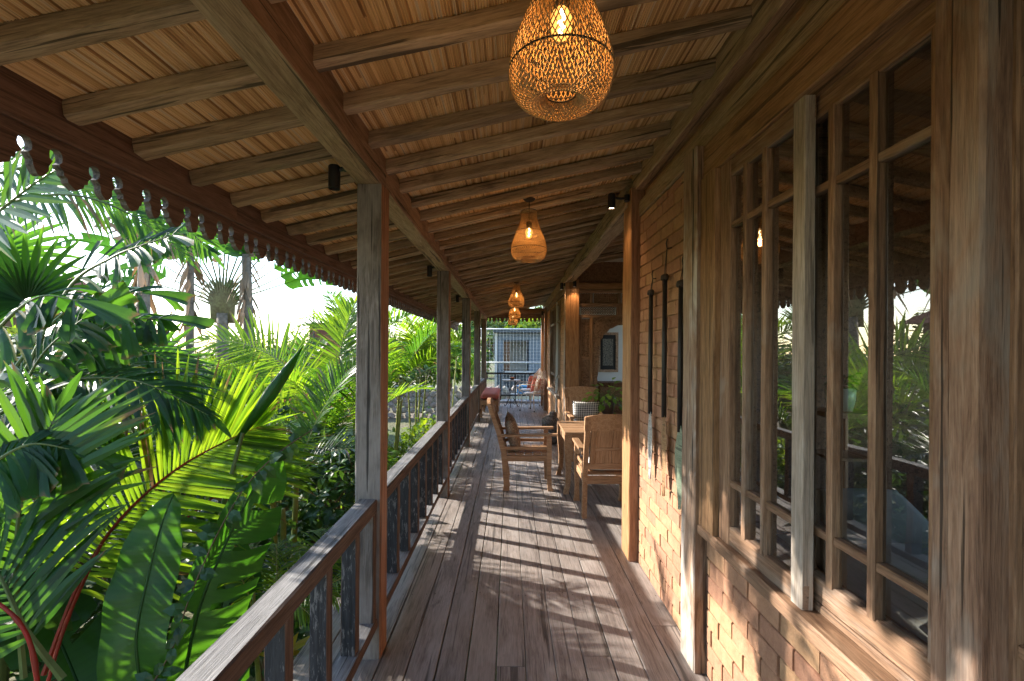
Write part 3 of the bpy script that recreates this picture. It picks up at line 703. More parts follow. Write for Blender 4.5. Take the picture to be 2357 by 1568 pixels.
# ================================================================== OBJECTS
M_RATTAN = plain('golden_rattan', (0.50, 0.34, 0.16), 0.5, nscale=60, c2=(0.36, 0.21, 0.09))
M_FIL = emit('glowing_filament', (1.0, 0.72, 0.36), 10)
def bulb_mat():
    m, nt, b = mat('lit_bulb_glass'); nt.nodes.remove(b)
    tr = N(nt, 'ShaderNodeBsdfTransparent'); em = N(nt, 'ShaderNodeEmission'); em.inputs[0].default_value = (1.0, 0.42, 0.08, 1); em.inputs[1].default_value = 0.9
    mx = N(nt, 'ShaderNodeMixShader'); mx.inputs[0].default_value = 0.5; nt.links.new(tr.outputs[0], mx.inputs[1]); nt.links.new(em.outputs[0], mx.inputs[2]); nt.links.new(mx.outputs[0], nt.nodes['Material Output'].inputs['Surface']); return m
M_BULB = bulb_mat()
M_CORD = plain('dark_cord', (0.03, 0.02, 0.015), 0.7)
# ---- woven pendant lamps
def lamp_profile(s):
    """s 0..1 from the top rim down, round the belly and up into the bottom hole -> (r, z)"""
    K = [(0.052, 0.35), (0.053, 0.325), (0.058, 0.29), (0.074, 0.24), (0.095, 0.19), (0.113, 0.14), (0.1225, 0.095), (0.122, 0.06), (0.110, 0.028), (0.088, 0.008), (0.062, 0.004), (0.043, 0.016), (0.038, 0.03)]
    t = s*(len(K)-1); i = min(int(t), len(K)-2); u = t-i
    p0 = K[max(i-1, 0)]; p1 = K[i]; p2 = K[i+1]; p3 = K[min(i+2, len(K)-1)]
    f = lambda a, b, c, d: 0.5*((2*b)+(-a+c)*u+(2*a-5*b+4*c-d)*u*u+(-a+3*b-3*c+d)*u**3)
    return f(p0[0], p1[0], p2[0], p3[0]), f(p0[1], p1[1], p2[1], p3[1])
def lamp_meshes():
    mb = MB(); n = 60; st = 36
    for d in (1, -1):
        for k in range(n):
            pts = []; ph = 2*math.pi*(k+random.uniform(-0.1, 0.1))/n
            for i in range(st+1):
                s = i/st; r, z = lamp_profile(s); th = ph+d*s*1.9; rr = r+d*0.0009
                pts.append((rr*math.cos(th), rr*math.sin(th), z))
            mb.tube(pts, 0.00135*random.uniform(0.8, 1.25), 4, caps=False)
    shade = mb.mesh('shade', M_RATTAN, True)
    ring = []
    for s, rr in ((0.0, 0.0032), (0.52, 0.0024), (0.30, 0.002), (1.0, 0.003)):
        mb = MB(); r, z = lamp_profile(s); mb.tube([(r*math.cos(a*math.pi/16), r*math.sin(a*math.pi/16), z) for a in range(33)], rr, 5, caps=False); ring.append(mb.mesh('hoop', M_CORD, True))
    mb = MB(); mb.lathe([(0.001, 0.235), (0.012, 0.233), (0.022, 0.222), (0.027, 0.205), (0.025, 0.185), (0.016, 0.165), (0.001, 0.158)][::-1], 12); 
    bulb = mb.mesh('bulb', M_BULB, True)
    mb = MB(); mb.tube([(0, 0, 0.232), (0.006, 0, 0.21), (-0.006, 0, 0.20), (0.006, 0, 0.19), (-0.004, 0, 0.18), (0, 0, 0.172)], 0.0045, 6); fil = mb.mesh('filament', M_FIL, True)
    mb = MB(); mb.lathe([(0.001, 0.275), (0.019, 0.274), (0.021, 0.25), (0.018, 0.234), (0.001, 0.233)][::-1], 12); sock = mb.mesh('socket', M_BLACK, True)
    return [(shade, 'shade'), (bulb, 'bulb'), (fil, 'filament'), (sock, 'socket')]+[(q, 'hoop') for q in ring]
LM = lamp_meshes()
llab = ['nearest and largest woven rattan pendant lamp, cut by the top edge', 'second woven rattan pendant lamp, above the armchair', 'third woven rattan pendant lamp, deep in the veranda', 'fourth woven rattan pendant lamp, half hidden below the third', 'farthest small woven rattan pendant lamp in front of the carved eaves']
for i, (x, y, z) in enumerate([(0.118, 1.09, 2.085), (0.127, 3.17, 2.118), (0.095, 7.05, 2.155), (0.09, 9.3, 2.13), (0.07, 11.35, 2.12)]):
    t = thing('pendant_lamp', llab[i], 'lamp', (x, y, z), rz=i*0.7, group='woven pendant lamps')
    S = Matrix.Diagonal((1, 1, 1, 1))
    for me, nm in LM: link(me, nm, t)
    top = raft_z(x)-z
    mb = MB(); mb.tube([(0, 0, 0.27), (0, 0, top-0.012)], 0.0035, 6); mb.tube([(-0.05, 0, 0.345), (0.05, 0, 0.345)], 0.003, 5)
    mb.build('cord', M_CORD, t)
    mb = MB(); mb.lathe([(0.001, -0.016), (0.03, -0.014), (0.042, -0.004), (0.043, 0.0)], 16, c=(0, 0, top)); mb.build('canopy', M_CORD, t)
    ld = bpy.data.lights.new('bulb_light', 'POINT'); ld.energy = 0.7; ld.color = (1.0, 0.46, 0.13); ld.shadow_soft_size = 0.03
    lo = bpy.data.objects.new('bulb_light', ld); col.objects.link(lo); lo.parent = t; lo.location = (0, 0, 0.145)

# ---- small black spotlights
M_SPOT = emit('warm_spot_lens', (1.0, 0.70, 0.40), 9)
def spot(p, arm_dir, label, lit=True, energy=1.6):
    t = thing('spotlight', label, 'spotlight', p, group='black spotlights')
    mb = MB(); mb.lathe([(0.001, 0.055), (0.022, 0.055), (0.026, 0.05), (0.026, -0.05), (0.023, -0.052), (0.021, -0.045)][::-1], 16); mb.build('housing', M_BLACK, t, smooth=False)
    mb = MB(); mb.lathe([(0.001, -0.044), (0.021, -0.044)], 16); mb.build('lens', M_SPOT if lit else M_BLACK, t)
    a = V(arm_dir); mb = MB(); mb.tube([(0, 0, 0.03), a*0.6+V((0, 0, 0.02)), a+V((0, 0, 0.025))], 0.009, 6)
    mb.lathe([(0.001, -0.022), (0.02, -0.022), (0.02, 0.022), (0.001, 0.022)][::-1], 10, c=a+V((0, 0, 0.025))); mb.build('bracket', M_BLACK, t)
    if lit:
        ld = bpy.data.lights.new('spot_light', 'SPOT'); ld.energy = energy; ld.color = (1, 0.60, 0.28); ld.spot_size = R(95); ld.spot_blend = 0.7; ld.shadow_soft_size = 0.02
        lo = bpy.data.objects.new('spot_light', ld); col.objects.link(lo); lo.parent = t; lo.location = (0, 0, -0.05)
spot((-0.80, 2.06, 2.275), (0.055, 0, 0.03), 'black spotlight beside the nearest veranda post head', False)
spot((-0.80, 4.5, 2.275), (0.055, 0, 0.03), 'black spotlight beside the second veranda post head', False)
spot((-0.80, 6.92, 2.275), (0.055, 0, 0.03), 'black spotlight beside the third veranda post head', False)
spot((0.725, 3.28, 2.575), (0.11, 0, 0), 'black spotlight on the orange corner wall post')
spot((0.80, 7.1, 2.50), (0.055, 0, 0), 'black spotlight on the left side of the broad brown post')
spot((0.985, 6.98, 2.53), (0, 0.07, 0), 'black spotlight shining down the front of the broad brown post', True, 3.2)
spot((0.80, 11.34, 2.42), (0.055, 0, 0), 'black spotlight on the dark far wall post')

# ---- three paddles hanging on the brick wall
def paddle(y, ztop, zblade, zbot, bw, label, shaft_m, blade_m, hook):
    x = WX-0.035
    t = thing('paddle', label, 'paddle', (x, y, zbot), group='paddles on the brick wall')
    L = ztop-zbot; zb = zblade-zbot
    mb = MB(); mb.tube([(0, 0, zb-0.05), (0, 0, zb+0.3), (0.002, 0, L)], [0.0145, 0.015, 0.0135], 8); mb.build('shaft', shaft_m, t, smooth=True)
    mb = MB(); mb.tube([(0, -0.03, L-0.004), (0, -0.018, L+0.012), (0, 0.018, L+0.014), (0, 0.034, L+0.002)], [0.012, 0.017, 0.017, 0.013], 8); mb.build('grip', M_CORD, t, smooth=True)
    mb = MB(); n = 16; vs_ = []
    for i in range(n+1):
        s = i/n
        w = bw*max(0.06, (math.sin(math.pi*min(1, s*0.94+0.03))**0.75)*(0.65+0.5*(1-s) if s > 0.35 else 1.0-0.35*(0.35-s)/0.35))
        z = zb*(1-s)
        vs_ += [(-0.008, 0, z), (0.0, -w/2, z), (0.009, 0, z), (0.0, w/2, z)]
    mb.add(vs_, [(i*4+k, i*4+(k+1) % 4, (i+1)*4+(k+1) % 4, (i+1)*4+k) for i in range(n) for k in range(4)]+[(0, 1, 2, 3), tuple(n*4+3-k for k in range(4))])
    mb.build('blade', blade_m, t)
    mb = MB()
    mb.tube([(0, -0.012, L+0.01), (0.012, -0.003, hook-zbot)], 0.0022, 4); mb.tube([(0, 0.012, L+0.01), (0.012, 0.003, hook-zbot)], 0.0022, 4); mb.build('cord', M_CORD, t)
    mb = MB(); mb.tube([(0.04, 0, hook-zbot+0.005), (0.012, 0, hook-zbot), (0.008, 0, hook-zbot+0.03), (0.014, 0, hook-zbot+0.055)], 0.004, 5); mb.build('hook', M_IRON, t)
M_SHAFT = plain('black_paddle_shaft', (0.02, 0.019, 0.018), 0.5)
def zat(yD, Y): return 1.5-(yD-806)/FPX*Y
X_ = WX-0.035
def ydep(xD): return X_*FPX/(xD-1174)
def wd(n, a, b, c): return wood(n, a, b, c, rough=0.6, vary=0.02)
for xD, tD, bD, eD, hD, bw, lb, bm_ in ((1497, 675, 932, 1100, 640, 0.10, 'leftmost hanging paddle with pale grey blade', wd('pale_blade', (0.28, 0.27, 0.26), (0.40, 0.39, 0.37), (0.48, 0.47, 0.45))),
                                        (1529, 640, 938, 1140, 570, 0.10, 'middle hanging paddle with brown blade', wd('brown_blade', (0.22, 0.12, 0.06), (0.31, 0.18, 0.09), (0.38, 0.24, 0.13))),
                                        (1566, 655, 970, 1170, 610, 0.155, 'rightmost hanging paddle with wide green blade', wd('green_blade', (0.14, 0.17, 0.11), (0.24, 0.29, 0.20), (0.32, 0.36, 0.26)))):
    y = ydep(xD); paddle(y, zat(tD, y), zat(bD, y), zat(eD, y), bw, lb, M_SHAFT, bm_, zat(hD, y))

# ---- teak armchairs (front towards local -Y)
def chair(loc, rz, label):
    t = thing('armchair', label, 'chair', loc, rz, 'teak armchairs'); w = 0.50; d = 0.46
    def tb(n, p0, p1, a, b, up=(0, -1, 0), **k): return timber(n, p0, p1, a, b, W_CHAIR, t, up=up, local=True, jit=0.0008, ch=0.004, **k)
    hw_ = w/2-0.025
    for s in (-1, 1):
        # front legs, slightly splayed foot
        mb = MB(); prof = [(0.0, 0.030, -0.018), (0.04, 0.024, -0.008), (0.15, 0.021, 0.0), (0.36, 0.026, 0.0), (0.575, 0.024, 0.0)]
        P = []
        for z, r, o in prof: P += [(s*hw_-r, -d/2+o-r, z), (s*hw_+r, -d/2+o-r, z), (s*hw_+r, -d/2+o+r, z), (s*hw_-r, -d/2+o+r, z)]
        mb.add(P, [(i*4+k, i*4+(k+1) % 4, (i+1)*4+(k+1) % 4, (i+1)*4+k) for i in range(len(prof)-1) for k in range(4)]+[(3, 2, 1, 0), (16, 17, 18, 19)])
        mb.build('leg', W_CHAIR, t)
        # back leg running up into the raked back post
        mb = MB(); prof = [(0.0, 0.034, 0.0), (0.06, 0.032, -0.01), (0.2, 0.026, 0.01), (0.40, 0.028, 0.025), (0.60, 0.026, 0.075), (0.92, 0.024, 0.185)]
        P = []
        for z, r, o in prof: P += [(s*hw_-0.021, d/2+o-r, z), (s*hw_+0.021, d/2+o-r, z), (s*hw_+0.021, d/2+o+r, z), (s*hw_-0.021, d/2+o+r, z)]
        mb.add(P, [(i*4+k, i*4+(k+1) % 4, (i+1)*4+(k+1) % 4, (i+1)*4+k) for i in range(len(prof)-1) for k in range(4)]+[(3, 2, 1, 0), (20, 21, 22, 23)])
        mb.build('leg', W_CHAIR, t)
        tb('armrest', (s*(hw_+0.004), d/2+0.06, 0.588), (s*(hw_+0.004), -d/2-0.085, 0.598), 0.066, 0.026, up=(0, 0, 1))
        tb('side_rail', (s*hw_, d/2-0.0, 0.345), (s*hw_, -d/2+0.02, 0.345), 0.026, 0.062, up=(0, 0, 1))
        tb('side_slat', (s*hw_, d/2+0.02, 0.452), (s*hw_, -d/2+0.02, 0.452), 0.018, 0.035, up=(0, 0, 1))
    tb('front_rail', (-hw_+0.02, -d/2, 0.345), (hw_-0.02, -d/2, 0.345), 0.026, 0.062, up=(0, 0, 1))
    tb('back_rail', (-hw_+0.02, d/2+0.02, 0.345), (hw_-0.02, d/2+0.02, 0.345), 0.026, 0.07, up=(0, 0, 1))
    for k in range(5): tb('seat_slat', (-hw_+0.004, -d/2+0.035+k*0.092, 0.388), (hw_-0.004, -d/2+0.035+k*0.092, 0.388), 0.084, 0.018, up=(0, 0, 1))
    rk = (0.185-0.025)/(0.92-0.40)
    def bp(x, z, o=0): return (x, d/2+0.025+(z-0.40)*rk+o, z)
    tb('lower_back_rail', bp(-hw_+0.02, 0.475), bp(hw_-0.02, 0.475), 0.026, 0.05, up=(0, 0, 1))
    tb('middle_back_rail', bp(-hw_+0.06, 0.635), bp(hw_-0.06, 0.635), 0.026, 0.028, up=(0, 0, 1), seg=3)
    for s in (-1, 1): tb('back_stile', bp(s*(hw_-0.055), 0.50), bp(s*(hw_-0.055), 0.82), 0.045, 0.030)
    for x in (-0.0735, 0.0735): tb('back_panel', bp(x, 0.495, -0.002), bp(x, 0.83, -0.002), 0.146, 0.008)
    # crest board with an arched top
    mb = MB(); n = 12; P = []
    for i in range(n+1):
        u = 2*i/n-1; x = u*(w/2+0.004); zt = 0.935+0.022*(1-u*u)-0.006*abs(u)**10
        for o in (-0.019, 0.019):
            P += [bp(x, 0.805, o), bp(x, zt, o)]
    mb.add(P, [f for i in range(n) for f in ((i*4, i*4+4, i*4+5, i*4+1), (i*4+2, i*4+3, i*4+7, i*4+6), (i*4+1, i*4+5, i*4+7, i*4+3), (i*4, i*4+2, i*4+6, i*4+4))]+[(0, 1, 3, 2), (n*4, n*4+2, n*4+3, n*4+1)])
    mb.build('crest', W_CHAIR, t)
    return t
chair((0.195, 5.09, 0), R(90), 'teak armchair in profile on the open deck with a brown patterned cushion')
chair((0.90, 4.32, 0), R(180), 'teak armchair with its panelled back to the viewpoint beside the orange post')
chair((1.07, 6.42, 0), R(0), 'teak armchair at the far side of the table facing the viewpoint')
def pattern_mat(name, a, b, kind):
    m, nt, bs = mat(name); tc = N(nt, 'ShaderNodeTexCoord')
    if kind == 'weave':
        ch = N(nt, 'ShaderNodeTexChecker'); ch.inputs['Scale'].default_value = 55; ch.inputs['Color1'].default_value = (*a, 1); ch.inputs['Color2'].default_value = (*b, 1)
        mp = N(nt, 'ShaderNodeMapping'); mp.inputs['Rotation'].default_value = (0, 0, R(45)); nt.links.new(tc.outputs['Object'], mp.inputs[0])
        sx = mapping(nt, mp.outputs[0], (1, 1, 0), (0, 0, 0.3)); nt.links.new(sx, ch.inputs['Vector']); c = ch.outputs['Color']
    else:
        v = noise_tex(nt, mapping(nt, tc.outputs['Object'], (1, 0.5, 1)), 38, 3, 0.6, 2.0); c = ramp(nt, v, [(0.44, a), (0.52, b), (0.6, a), (0.7, b)])
    nt.links.new(c, bs.inputs['Base Color']); bs.inputs['Roughness'].default_value = 0.9; return m
CA = cushion_mesh(0.40, 0.40, 0.14, pattern_mat('batik_cloth', (0.42, 0.30, 0.21), (0.10, 0.06, 0.04), 'batik'))
o = link(CA, 'cushion', None, Matrix.Translation((0.035, 5.07, 0.585)) @ Matrix.Rotation(R(-14), 4, 'Y') @ Matrix.Rotation(R(90), 4, 'Y') @ Matrix.Rotation(R(8), 4, 'Z'))
tag(o, 'brown batik cushion leaning on the armchair back on the open deck', 'cushion')
CB = cushion_mesh(0.40, 0.38, 0.10, pattern_mat('black_white_weave', (0.70, 0.68, 0.63), (0.03, 0.03, 0.03), 'weave'))
o = link(CB, 'cushion', None, Matrix.Translation((1.10, 6.53, 0.585)) @ Matrix.Rotation(R(-12), 4, 'X') @ Matrix.Rotation(R(90), 4, 'X'))
tag(o, 'black and white dotted cushion on the far armchair', 'cushion')
o = link(cushion_mesh(0.44, 0.42, 0.07, M_WHITECL), 'seat_cushion', None, Matrix.Translation((0.90, 4.32, 0.43)))
tag(o, 'white seat cushion on the armchair beside the orange post', 'cushion')
# ---- table with curved legs
tb_ = thing('table', 'low teak table with curved legs between the armchairs', 'table', (0.95, 5.13, 0))
for k in range(5): timber('top_board', (-0.37, -0.305+k*0.153, 0.633), (0.37, -0.305+k*0.153, 0.633), 0.150, 0.024, W_CHAIR, tb_, local=True, jit=0.0006)
for s in (-1, 1):
    timber('apron', (-0.33, s*0.34, 0.565), (0.33, s*0.34, 0.565), 0.024, 0.11, W_CHAIR, tb_, local=True)
    timber('apron', (s*0.335, -0.33, 0.565), (s*0.335, 0.33, 0.565), 0.024, 0.11, W_CHAIR, tb_, local=True)
    for q in (-1, 1):
        mb = MB(); prof = [(0.0, 0.028, 0.035), (0.03, 0.026, 0.03), (0.1, 0.024, 0.0), (0.25, 0.028, -0.012), (0.45, 0.036, 0.004), (0.62, 0.040, 0.0)]; P = []
        for z, r, o_ in prof:
            cx, cy = s*(0.335+o_*0.6), q*(0.345+o_*0.6); P += [(cx-r, cy-r, z), (cx+r, cy-r, z), (cx+r, cy+r, z), (cx-r, cy+r, z)]
        mb.add(P, [(i*4+k, i*4+(k+1) % 4, (i+1)*4+(k+1) % 4, (i+1)*4+k) for i in range(len(prof)-1) for k in range(4)]+[(3, 2, 1, 0), (20, 21, 22, 23)])
        mb.build('leg', W_CHAIR, tb_)

# ---- small stone figure against the wall
def blob(c, r, seed, sub=3, amp=0.12, fr=3.0):
    bm = bmesh.new(); bmesh.ops.create_icosphere(bm, subdivisions=sub, radius=1.0)
    for v in bm.verts:
        n = noise.noise(v.co*fr+V((seed, seed*2, 0)))*amp+noise.noise(v.co*fr*2.7+V((seed, 0, seed)))*amp*0.5
        v.co = V((v.co.x*r[0], v.co.y*r[1], v.co.z*r[2]))*(1+n)+V(c)
    vs_ = [v.co.copy() for v in bm.verts]; bm.verts.index_update(); fs = [tuple(v.index for v in f.verts) for f in bm.faces]; bm.free(); return vs_, fs
stt = thing('stone_figure', 'small weathered speckled stone figure crouching by the wall', 'statue', (0.69, 7.28, 0))
mb = MB(); vs_, fs = blob((0, 0, 0.11), (0.13, 0.13, 0.11), 1, amp=0.1); mb.add([(x, y, max(0, z)) for x, y, z in vs_], fs); mb.build('plinth', M_STONE, stt, smooth=True)
mb = MB(); mb.add(*blob((0.02, 0, 0.27), (0.12, 0.11, 0.12), 4)); mb.add(*blob((-0.05, -0.02, 0.36), (0.13, 0.11, 0.10), 5)); mb.add(*blob((-0.14, -0.04, 0.30), (0.035, 0.035, 0.05), 6)); mb.add(*blob((0.06, -0.05, 0.33), (0.05, 0.05, 0.1), 9)); mb.build('body', M_STONE, stt, smooth=True)
mb = MB(); mb.add(*blob((0.0, -0.02, 0.47), (0.065, 0.065, 0.065), 7)); mb.add(*blob((-0.06, -0.05, 0.455), (0.025, 0.03, 0.022), 8)); mb.build('head', M_STONE, stt, smooth=True)

# ---- red cushioned bench
bn = thing('bench', 'low teak bench along the far railing', 'bench', (-0.46, 11.1, 0))
mb = MB(); mb.box((0, 0, 0.34), (0.42, 2.2, 0.10)); mb.build('seat', W_CHAIR, bn)
for sy in (-1.02, 0, 1.02):
    for sx in (-0.17, 0.17): timber('leg', (sx, sy, 0), (sx, sy, 0.289), 0.05, 0.05, W_CHAIR, bn, up=(0, -1, 0), local=True)
mb = MB(); mb.box((0.19, 0, 0.2), (0.02, 1.9, 0.18)); mb.build('skirt', W_CHAIR, bn)
o = link(cushion_mesh(0.44, 2.2, 0.13, M_RED, p=14), 'bench_cushion', None, Matrix.Translation((-0.46, 11.1, 0.45))); tag(o, 'long coral red cushion on the far bench', 'cushion')

# ---- white wrought iron chairs (front towards local -Y)
def spiral(c, r, turns, ax, n=22, flip=1):
    return [V(c)+V((flip*r*(1-0.8*i/n)*math.cos(i/n*turns*2*math.pi), 0, r*(1-0.8*i/n)*math.sin(i/n*turns*2*math.pi))) for i in range(n+1)]
def iron_chair(loc, rz, label):
    t = thing('iron_chair', label, 'chair', loc, rz, 'white iron chairs')
    rk = lambda z: 0.20+max(0, z-0.44)*0.28
    mb = MB()
    crest = []
    for i in range(25):
        th = math.pi*i/24; u = -math.cos(th)
        z = 0.44+0.56*(abs(math.sin(th))**0.45)*(0.86+0.16*math.exp(-(u/0.35)**2)); x = u*(0.24+0.05*math.sin(th)); crest.append((x, rk(z), z))
    mb.tube(crest, 0.010, 6)
    inner = [(x*0.86, y, 0.44+(z-0.44)*0.93) for x, y, z in crest]; mb.tube(inner, 0.006, 5); mb.build('back_hoop', M_WHITEM, t, smooth=True)
    mb = MB()
    for u in (-0.2, -0.16, -0.12, 0.12, 0.16, 0.2):
        mb.tube([(u*0.8, rk(0.45), 0.45), (u*0.9, rk(0.65), 0.65), (u*1.05, rk(0.85), 0.88)], 0.005, 5)
    for k in range(4):
        for s in (-1, 1): mb.tube([p+V((0, rk(0.52+k*0.1), 0)) for p in spiral((s*0.048, 0, 0.52+k*0.1), 0.045, 1.6, 0, flip=s)], 0.0055, 5)
    mb.tube([(0, rk(0.45), 0.45), (0, rk(0.95), 0.95)], 0.006, 5)
    for k in range(-4, 5): mb.tube([(k*0.012, rk(0.84), 0.84), (k*0.045, rk(0.97), 0.985-0.006*k*k)], 0.0045, 5)
    mb.build('back_scrollwork', M_WHITEM, t, smooth=True)
    mb = MB(); seat = []
    for i in range(25):
        th = 2*math.pi*i/24; seat.append((0.235*math.cos(th)*(1 if math.sin(th) < 0 else 0.95), 0.215*math.sin(th), 0.43))
    mb.tube(seat, 0.011, 6, caps=False); mb.tube([(x*1.0, y, 0.40) for x, y, z in seat], 0.006, 5, caps=False); mb.build('seat_ring', M_WHITEM, t, smooth=True)
    mb = MB(); mb.lathe([(0.001, 0.428), (0.21, 0.428), (0.22, 0.436), (0.2, 0.455), (0.001, 0.462)], 20); mb.build('seat_pad', M_PALECL, t, smooth=True)
    for sx in (-1, 1):
        for sy in (-1, 1):
            mb = MB(); mb.tube([(sx*0.19, sy*0.17, 0.42), (sx*0.215, sy*0.19, 0.33), (sx*0.20, sy*0.185, 0.2), (sx*0.195, sy*0.19, 0.08), (sx*0.22, sy*0.215, 0.02)], [0.014, 0.015, 0.011, 0.009, 0.011], 6)
            mb.tube([(sx*0.21, sy*0.18, 0.36), (sx*0.16, sy*0.15, 0.31), (sx*0.19, sy*0.17, 0.24)], 0.005, 5)
            lg = mb.build('leg', M_WHITEM, t, smooth=True)
            mb = MB(); mb.lathe([(0.001, 0), (0.015, 0), (0.016, 0.03), (0.011, 0.035)], 8, c=(sx*0.22, sy*0.215, 0)); mb.build('foot_cap', M_BLACK, lg)
        mb = MB(); P = [(sx*0.25, rk(0.66), 0.66), (sx*0.275, 0.05, 0.665), (sx*0.28, -0.10, 0.66), (sx*0.28, -0.19, 0.63), (sx*0.275, -0.225, 0.56), (sx*0.265, -0.19, 0.49), (sx*0.25, -0.13, 0.47), (sx*0.24, -0.08, 0.44)]
        mb.tube(P, 0.012, 6); mb.tube([(sx*0.278, -0.15+0.045*math.cos(a), 0.575+0.045*math.sin(a)) for a in [k*0.5 for k in range(13)]], 0.006, 5); mb.build('arm', M_WHITEM, t, smooth=True)
    return t
iron_chair((0.56, 11.30, 0), R(-128), 'nearer white wrought iron chair with its scrolled back to the viewpoint')
iron_chair((0.50, 12.25, 0), R(-125), 'farther white wrought iron chair, mostly hidden behind the other')
CR = cushion_mesh(0.36, 0.36, 0.12, M_RED)
for (x, y, rz, lb) in ((0.56, 11.30, -128, 'red cushion in the nearer white iron chair'), (0.50, 12.25, -125, 'red cushion in the farther white iron chair')):
    o = link(CR, 'cushion', None, Matrix.Translation((x, y, 0.65)) @ Matrix.Rotation(R(rz), 4, 'Z') @ Matrix.Translation((0, 0.11, 0)) @ Matrix.Rotation(R(75), 4, 'X')); tag(o, lb, 'cushion')
bt = thing('bistro_table', 'round bistro table on scrolled iron legs beside the white chairs', 'table', (0.04, 11.95, 0))
mb = MB(); mb.lathe([(0.001, 0.70), (0.245, 0.70), (0.25, 0.708), (0.25, 0.718), (0.245, 0.722), (0.001, 0.722)], 28); mb.build('top', plain('grey_table_stone', (0.42, 0.40, 0.40), 0.4, nscale=25), bt)
for k in range(3):
    a = k*2*math.pi/3+0.4; c, s = math.cos(a), math.sin(a); mb = MB()
    mb.tube([(c*r, s*r, z) for r, z in ((0.20, 0.695), (0.14, 0.62), (0.06, 0.48), (0.045, 0.38), (0.05, 0.25), (0.11, 0.16), (0.16, 0.06), (0.20, 0.012), (0.235, 0.03), (0.225, 0.06))], 0.009, 6)
    mb.tube([(c*(0.10+0.05*math.cos(q)), s*(0.10+0.05*math.cos(q)), 0.12+0.05*math.sin(q)) for q in [k2*0.5 for k2 in range(12)]], 0.006, 5); mb.build('leg', M_IRON, bt, smooth=True)
bw_ = thing('fruit_bowl', 'small dark bowl of orange fruit on the bistro table', 'bowl', (0.06, 11.93, 0.722))
mb = MB(); mb.lathe([(0.001, 0.0), (0.035, 0.0), (0.06, 0.02), (0.075, 0.05), (0.068, 0.05), (0.05, 0.02), (0.001, 0.012)], 18); mb.build('bowl', plain('dark_clay', (0.06, 0.03, 0.02), 0.5), bw_, smooth=True)
for k in range(4): mb = MB(); mb.add(*blob((0.03*math.cos(k*1.6), 0.03*math.sin(k*1.6), 0.05), (0.024, 0.024, 0.022), k, 2, 0.02)); mb.build('fruit', plain('orange_fruit', (0.65, 0.22, 0.04), 0.5), bw_, smooth=True)

# ---- iron railing at the end of the deck and the step
ir = thing('iron_railing', 'black iron railing with wire panels at the far end of the deck', 'railing', (0, 13.1, 0))
for z, r in ((0.83, 0.03), (0.20, 0.024)): timber('rail', (-0.70, 13.1, z), (1.3, 13.1, z), 0.04, r*1.6, M_IRON, ir)
for k in range(5): timber('post', (-0.685+k*0.42, 13.1, 0.04), (-0.685+k*0.42, 13.1, 0.81), 0.035, 0.035, M_IRON, ir, up=(0, -1, 0))
mb = MB()
for k in range(36): mb.tube([(-0.68+k*0.05, 13.12, 0.2), (-0.68+k*0.05, 13.12, 0.81)], 0.0018, 3)
for k in range(12): mb.tube([(-0.69, 13.122, 0.24+k*0.05), (1.28, 13.122, 0.24+k*0.05)], 0.0018, 3)
mb.build('wire_panel', M_IRON, ir, world_space=True)
mb = MB(); mb.box((0.2, 13.1, 0.02), (2.6, 0.5, 0.07)); o = mb.build('step', plain('grey_step', (0.34, 0.35, 0.37), 0.8), None); tag(o, 'grey concrete step at the end of the deck', kind='structure')

# ---- wire fence and grey building beyond
M_PIPE = plain('galvanised_pipe', (0.38, 0.42, 0.46), 0.4, metal=0.3)
fn = thing('wire_fence', 'tall white wire mesh fence on pipe rails beyond the deck', 'fence', (0.5, 17, -1.1))
for z in (2.28, 1.03, -0.2): mb = MB(); mb.tube([(-1.1, 17, z), (3.6, 17, z)], 0.032, 8); mb.build('rail', M_PIPE, fn, world_space=True, smooth=True)
for x in (-1.05, 1.25, 3.5): mb = MB(); mb.tube([(x, 17.04, -1.1), (x, 17.04, 2.3)], 0.035, 8); mb.build('post', M_PIPE, fn, world_space=True, smooth=True)
mb = MB()
for k in range(38): mb.tube([(-1.0+k*0.125, 16.96, -0.9), (-1.0+k*0.125, 16.96, 2.27)], 0.003, 4)
for k in range(25): mb.tube([(-1.05, 16.955, -0.8+k*0.125), (3.55, 16.955, -0.8+k*0.125)], 0.003, 4)
mb.build('mesh_wires', plain('pale_wire', (0.55, 0.58, 0.6), 0.5), fn, world_space=True)
M_GREYB = plain('blue_grey_render', (0.15, 0.18, 0.22), 0.8, var=0.06, nscale=2)
M_LIGHTB = plain('pale_side_render', (0.62, 0.60, 0.57), 0.8, var=0.05, nscale=2)
gbld = thing('grey_house', 'low flat-roofed blue grey house behind the wire fence', 'building', (2.2, 27, -1.1))
def pt(n, c, d, m): mb = MB(); mb.box(c, d); return mb.build(n, m, gbld, world_space=True)
pt('wall', (-0.55, 26.1, 0.7), (0.35, 0.2, 3.6), M_GREYB); pt('wall', (3.4, 26.1, 0.7), (4.9, 0.2, 3.6), M_GREYB); pt('wall', (0.28, 26.1, 2.28), (1.32, 0.2, 0.44), M_GREYB); pt('wall', (0.28, 26.1, -0.4), (1.32, 0.2, 1.4), plain('dark_plinth', (0.07, 0.085, 0.11), 0.7))
pt('wall', (-0.78, 29, 0.7), (0.2, 6.0, 3.6), M_LIGHTB); pt('back_room', (0.6, 28.2, 1.2), (3, 0.1, 2.4), M_LIGHTB)
pt('roof', (2.55, 28.6, 2.56), (7.0, 6.2, 0.14), plain('dark_roof_edge', (0.06, 0.07, 0.08), 0.7))
pt('door', (-0.18, 26.4, 1.15), (0.34, 0.06, 1.7), W_INT); pt('door_post', (1.02, 26.05, 1.2), (0.1, 0.1, 1.75), M_BLACK); pt('step', (0.5, 25.8, 0.27), (1.6, 0.5, 0.06), M_LIGHTB)
